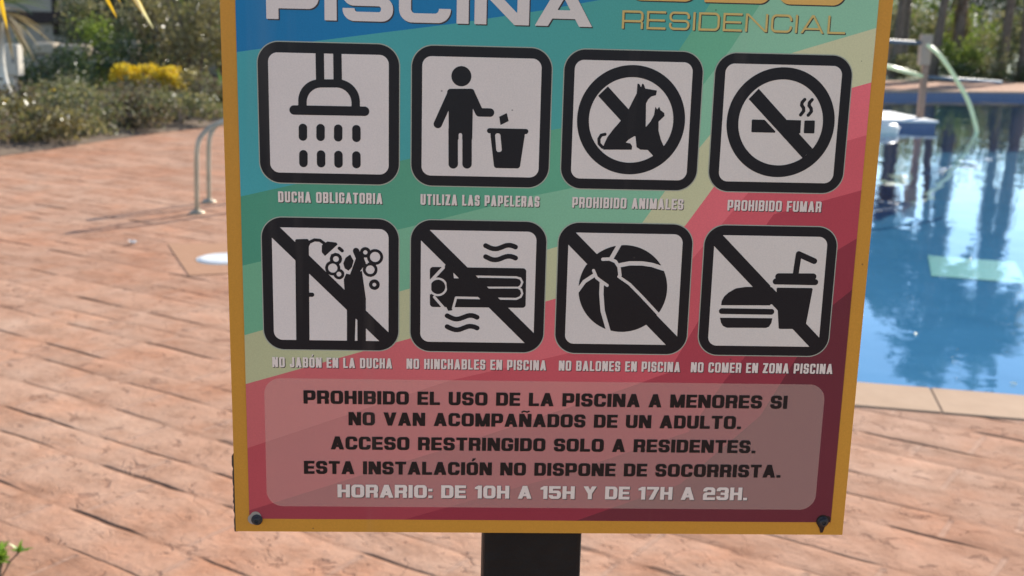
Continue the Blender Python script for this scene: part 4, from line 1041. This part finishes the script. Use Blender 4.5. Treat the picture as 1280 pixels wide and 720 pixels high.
BUSH = [('dark_bush', 'dark green bush in deep shade left of the yellow bush', -6.25, 17.7, .55, .5, .40, 1500, .07, M_dark), ('dark_bush', 'dark glossy bush against the house wall, above the yellow bush', -5.7, 19.2, .7, .6, .52, 1700, .075, M_dark),
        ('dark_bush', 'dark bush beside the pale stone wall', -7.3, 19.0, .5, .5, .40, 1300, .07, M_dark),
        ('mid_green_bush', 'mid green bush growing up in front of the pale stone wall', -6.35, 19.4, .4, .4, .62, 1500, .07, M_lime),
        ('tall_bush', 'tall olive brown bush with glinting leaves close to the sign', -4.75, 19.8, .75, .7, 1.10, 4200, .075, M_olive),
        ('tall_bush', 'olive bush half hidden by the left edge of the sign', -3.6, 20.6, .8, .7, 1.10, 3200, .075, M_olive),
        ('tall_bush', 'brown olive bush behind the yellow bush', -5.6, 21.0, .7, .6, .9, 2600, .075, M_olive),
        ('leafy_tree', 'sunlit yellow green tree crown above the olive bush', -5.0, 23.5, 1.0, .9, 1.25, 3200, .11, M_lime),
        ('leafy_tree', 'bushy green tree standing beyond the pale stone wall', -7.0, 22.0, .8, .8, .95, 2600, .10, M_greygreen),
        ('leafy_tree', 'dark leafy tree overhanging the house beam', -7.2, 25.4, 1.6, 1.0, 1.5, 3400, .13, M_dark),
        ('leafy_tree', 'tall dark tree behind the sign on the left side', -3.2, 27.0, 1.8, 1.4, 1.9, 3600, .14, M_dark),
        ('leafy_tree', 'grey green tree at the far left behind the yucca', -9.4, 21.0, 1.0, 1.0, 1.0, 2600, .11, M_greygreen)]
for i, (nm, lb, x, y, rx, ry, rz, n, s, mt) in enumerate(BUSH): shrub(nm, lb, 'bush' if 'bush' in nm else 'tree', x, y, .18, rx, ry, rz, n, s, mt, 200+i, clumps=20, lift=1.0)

# low stone wall and house behind the bed
M_stone = mat_noisy('pale_stone', (.34, .27, .19), (.52, .43, .32), 3.5, .9, bump=.8)
rr = random.Random(21); m = MB()
for j in range(4):
    x = -7.75 + rr.uniform(0, .2)
    while x < -6.0:
        w_ = rr.uniform(.2, .55); h_ = rr.uniform(.16, .27); k_ = rr.uniform(-.12, .12)
        if j < 3 or rr.random() < .45:
            m.box((x, 20.2 + rr.uniform(0, .22), .08 + j*.22 + k_*.4), (x + w_ - rr.uniform(.02, .07), 20.75, .08 + j*.22 + h_ + k_*.4))
        x += w_
tag(m.build('stone_wall', M_stone, bevel=.055), 'low wall of pale rough stone between the bushes and the house', 'wall')
t_ = thing('house', 'grey rendered house behind the left planting with a dark timber beam', 'house', (-9, 26, .1), world=True)
M_render = mat_noisy('grey_render', (.36, .30, .23), (.44, .37, .29), 1.4, .9, bump=.15)
M_timber = mat_noisy('dark_timber', (.028, .014, .011), (.05, .026, .02), 10, .7)
m = MB(); m.box((-15, 26, .1), (-9.3, 32, 3.6)); m.box((-9.3, 26, .1), (-7.2, 32, 1.0)); m.box((-9.3, 26, 2.5), (-7.2, 32, 3.6)); m.box((-7.2, 26, .1), (-4.2, 32, 3.6)); m.build('wall', M_render, t_)
m = MB(); m.box((-10.4, 25.84, 1.28), (-7.6, 25.98, 1.52)); m.build('beam', M_timber, t_, bevel=.01)
m = MB(); m.box((-9.3, 26.05, 1.0), (-7.2, 26.12, 2.5)); wn = m.build('window', mat_noisy('window_glass', (.02, .022, .025), (.03, .032, .035), 2, .08), t_)
for xf in (-9.26, -8.25, -7.24):
    m = MB(); m.box((xf-.04, 26.0, 1.0), (xf+.04, 26.06, 2.5)); m.build('frame_bar', M_timber, wn)
m = MB(); m.add([(-15.4, 25.3, 3.5), (-3.8, 25.3, 3.5), (-3.8, 29, 5.0), (-15.4, 29, 5.0), (-15.4, 32.7, 3.5), (-3.8, 32.7, 3.5)], [(0, 1, 2, 3), (3, 2, 5, 4)])
rf = m.build('roof', mat_noisy('terracotta_tiles', (.28, .12, .07), (.38, .18, .11), 4, .8, bump=.4), t_); md = rf.modifiers.new('thick', 'SOLIDIFY'); md.thickness = .16

# overhanging tree whose yellow leaf tips hang into view top left
t_ = thing('overhanging_yucca', 'yellow and orange strap leaf tips hanging from a plant above the view', 'plant', (-2.35, 2.1, 0), world=True)
m = MB(); m.tube(smooth_path([(-2.35, 2.1, 0), (-2.25, 2.15, .8), (-2.0, 2.3, 1.6), (-1.55, 2.4, 2.3)], 6), [.09 - .002*i for i in range(19)], 12); m.build('trunk', M_bark, t_, smooth=True)
M_ytip = mat_leaf('yellow_leaf', [(0, (.62, .34, .015)), (.5, (.72, .46, .03)), (1, (.66, .28, .015))], .5, .4)
M_cream_leaf = mat_leaf('bleached_leaf', [(0, (.72, .66, .42)), (1, (.78, .72, .50))], .4, .5)
def tipleaf(mm, base, tip, wd):
    b, e = Vector(base), Vector(tip); mid = b.lerp(e, .5) + Vector((.02, 0, .10)); P = smooth_path([b, mid, b.lerp(e, .82) + Vector((.0, 0, .035)), e], 6); vs = []; n = len(P)
    for i, p in enumerate(P):
        d = (P[min(i+1, n-1)] - P[max(i-1, 0)]).normalized(); s = d.cross(Vector((.15, 1, .1))).normalized(); u = i/(n-1)
        w_ = wd*(.35 + .65*math.sin(math.pi*min(1, .15+.6*u)))*(1 if u < .72 else max(.02, (1-u)/.28)**.7); vs += [p - s*w_/2, p + Vector((0, w_*.25, 0)), p + s*w_/2]
    fs = []
    for i in range(n-1): fs += [(3*i, 3*i+1, 3*i+4, 3*i+3), (3*i+1, 3*i+2, 3*i+5, 3*i+4)]
    mm.add(vs, fs)
CR = (-1.5, 2.42, 2.28)
for tp, wd in (((-.932, 2.4, 1.435), .028), ((-1.022, 2.4, 1.448), .022), ((-1.318, 2.4, 1.41), .026), ((-1.015, 2.42, 1.487), .016)):
    m = MB(); tipleaf(m, CR, tp, wd); m.build('hanging_leaf', M_ytip, t_)
m = MB(); tipleaf(m, CR, (-.921, 2.39, 1.42), .02); lf = m.build('hanging_leaf', M_cream_leaf, t_); lf['label'] = 'bleached cream hanging leaf'
m = MB(); rosette(m, random.Random(15), CR, 40, .75, .05, 5, 85, .35); m.build('green_crown', M_strapgreen, t_)

# little succulent at the bottom left corner
t_ = thing('succulent_plant', 'small bright green leafy plant in the bottom left corner of the deck', 'plant', (-1.275, 1.975, 0)); rr = random.Random(4)
m = MB(); m2 = MB()
for s_ in range(14):
    a = rr.uniform(0, 6.28); b_ = rr.uniform(.0, .04); top = (math.cos(a)*b_*1.3, math.sin(a)*b_*1.3, rr.uniform(.03, .06)); m2.tube([(0, 0, -.01), (top[0]*.5, top[1]*.5, top[2]*.6), top], .0022, 5)
    for k in range(9):
        e = math.radians(rr.uniform(5, 75)); a2 = rr.uniform(0, 6.28); strap(m, top, (math.cos(a2)*math.cos(e), math.sin(a2)*math.cos(e), math.sin(e)), rr.uniform(.02, .036), .015, .2, 4, .15)
m.build('leaf_cluster', mat_leaf('succulent_leaf', [(0, (.16, .30, .03)), (1, (.36, .50, .08))], .4, .4), t_); m2.build('stem', M_bark, t_)

# palms and bushes beyond the far side
M_frond = mat_leaf('palm_frond', [(0, (.03, .045, .018)), (.6, (.06, .085, .03)), (1, (.11, .13, .05))], .3, .35)
M_deadfrond = mat_leaf('dead_frond', [(0, (.10, .06, .035)), (.6, (.19, .12, .07)), (1, (.30, .20, .12))], .25, .8)
M_palmbark = mat_noisy('palm_trunk', (.10, .075, .055), (.19, .145, .11), 5, .95, bump=.9)
def frond(m, rnd, c, az, el, length, droop, nl, ll):
    p = Vector(c); d = Vector((math.cos(az)*math.cos(el), math.sin(az)*math.cos(el), math.sin(el))); P = [p.copy()]; segs = 10
    for i in range(segs):
        p = p + d*(length/segs); P.append(p.copy()); d = (d + Vector((0, 0, -droop/segs*(1+i*.12)))).normalized()
    m.tube(P, [.035*(1-.085*i) for i in range(segs+1)], 4)
    for k in range(nl):
        u = .18 + .82*k/nl; f = u*segs; i = min(int(f), segs-1); q = P[i].lerp(P[i+1], f-i); t = (P[i+1]-P[i]).normalized()
        sd_ = t.cross(Vector((0, 0, 1))); sd_ = sd_.normalized() if sd_.length > .01 else Vector((1, 0, 0))
        l = ll*math.sin(math.pi*(.12+.83*u))*rnd.uniform(.85, 1.1)
        for sg in (-1, 1):
            dv = (sd_*sg + t*.55 + Vector((0, 0, -.25 + rnd.uniform(-.2, .1)))).normalized(); w2 = t*.034; e = q + dv*l
            m.add([q - w2, q + w2, q + dv*l*.6 + w2*.8 + Vector((0, 0, -.02)), e, q + dv*l*.6 - w2*.8 + Vector((0, 0, -.02))], [(0, 1, 2, 3, 4)])
PALM = [('slim dark palm trunk just right of the sign edge beyond the pool', 15.3, 40.5, 5.9, (.15, 0), .15), ('second dark palm trunk right of the sign, close beside the slimmest one', 15.95, 41.5, 6.6, (.1, .2), .17),
        ('palm leaning right directly above the weathered pool post', 16.5, 40.0, 9.2, (.95, .2), .17), ('palm with a thick brown skirt of dead fronds behind the arched tube', 17.75, 41.0, 6.9, (.05, 0), .2),
        ('dark palm slanting right near the right edge of the photo', 19.25, 40.6, 8.4, (.3, 0), .18), ('thick palm trunk cut by the right edge of the photo', 19.95, 40.2, 9.0, (-.5, 0), .24),
        ('tall slender palm hidden behind the sign beyond the pool', 13.2, 42.0, 9.0, (0, .3), .17)]
for i, (lb, x, y, hgt, lean, r) in enumerate(PALM):
    rnd = random.Random(300+i); t_ = thing('palm_tree', lb, 'palm', (x, y, 0), group='palms beyond the pool')
    P = smooth_path([(0, 0, -.1), (lean[0]*.22, lean[1]*.2, hgt*.3), (lean[0]*.62, lean[1]*.6, hgt*.7), (lean[0], lean[1], hgt)], 8); n = len(P)
    m = MB(); m.tube(P, [r*(1.25 - .4*min(1, k/6) - .1*k/n) * (1 + .05*(k % 2)) for k in range(n)], 12); m.build('trunk', M_palmbark, t_, smooth=True)
    c = (lean[0], lean[1], hgt); m = MB()
    for k in range(46): frond(m, rnd, c, 2.39996*k + rnd.uniform(-.2, .2), math.radians(-15 + 100*k/46 + rnd.uniform(-8, 8)), rnd.uniform(1.9, 2.5), rnd.uniform(.8, 1.4), 22, .55)
    m.build('crown', M_frond, t_)
    m = MB(); low = [1.2, 1.5, 3.2, 5.2, 4.0, 4.5, 3][i]
    for k in range(30 + int(low*10)):
        zz = hgt - .2 - rnd.uniform(0, low); u = zz/hgt; q = P[min(int(u*(n-1)), n-1)]
        frond(m, rnd, (q.x, q.y, zz), rnd.uniform(0, 6.28), math.radians(rnd.uniform(-80, -55)), rnd.uniform(.9, 1.5), .3, 8, .32)
    m.build('dead_skirt', M_deadfrond, t_)
FAR = [('sunlit green bush behind the arched tube beyond the pool', 17.3, 39.6, .75, .6, .75, 1500, .12, M_lime), ('rounded olive bush between the arched tube and the right edge', 18.3, 40.2, .8, .7, .85, 1700, .12, M_greygreen),
       ('yellow green bush between the two right hand palms', 18.9, 42.5, 1.1, .9, 1.3, 2400, .14, M_lime), ('low dark hedge bush at the pool end right of the post', 17.0, 38.9, .7, .4, .30, 1000, .09, M_dark),
       ('low dark hedge bush under the right hand palms', 19.4, 39.4, .9, .4, .36, 1200, .09, M_dark), ('green bush at the foot of the slim palms', 15.6, 40.2, .7, .5, .45, 1200, .11, M_greygreen),
       ('big shady tree filling the gap behind the leaning palm', 17.6, 46.5, 2.2, 1.6, 1.35, 3600, .2, M_greygreen), ('big shady tree beyond the pale wall', 13.6, 47.0, 2.4, 1.6, 1.9, 3600, .2, M_dark),
       ('tall green tree in the back row behind the slim palms', 16.2, 51.0, 2.4, 1.6, 2.5, 4200, .22, M_greygreen), ('tall olive tree in the back row behind the arched tube', 20.2, 51.5, 2.4, 1.6, 2.3, 4200, .22, M_lime), ('tall dim tree in the back row at the right edge', 24.6, 52.0, 2.6, 1.6, 2.6, 4200, .22, M_dark),
       ('round dark tree at the right edge beyond the palms', 23.4, 46.0, 2.4, 1.7, 1.9, 3600, .2, M_greygreen)]
for i, (lb, x, y, rx, ry, rz, n, s, mt) in enumerate(FAR): shrub('far_tree' if rx > 2 else 'far_bush', lb, 'tree' if rx > 2 else 'bush', x, y, 0, rx, ry, rz, n, s, mt, 400+i, 'greenery beyond the pool', 20, lift=1.0)
t_ = thing('garden_wall', 'pinkish garden wall behind the slim palms beyond the pool', 'wall', (13.6, 43.4, 0))
m = MB(); m.box((-3.6, 0, 0), (2.6, .22, 1.05)); m.build('wall_face', mat_noisy('pink_render', (.34, .22, .17), (.42, .28, .22), 2, .9, bump=.2), t_)
m = MB(); m.box((-3.65, -.05, 1.05), (2.65, .27, 1.12)); m.build('wall_cap', M_cope, t_, bevel=.01)

# small pale specks on the water, each a short curved blade
rr = random.Random(77)
for i, (x, y) in enumerate(((2.25, 4.15), (2.62, 4.35), (1.95, 4.02), (3.05, 4.7), (2.75, 3.95), (2.5, 5.3), (3.6, 5.4))):
    m = MB(); strap(m, (0, 0, 0), (math.cos(i*2.1), math.sin(i*2.1), .1), .035, .022, .2, 4, .2)
    o = m.build('floating_speck', M_cream_leaf); o.location = (x, y, WATER_Z+.004); tag(o, 'tiny pale speck on the near blue water', 'petal', 'pale specks on the pool')
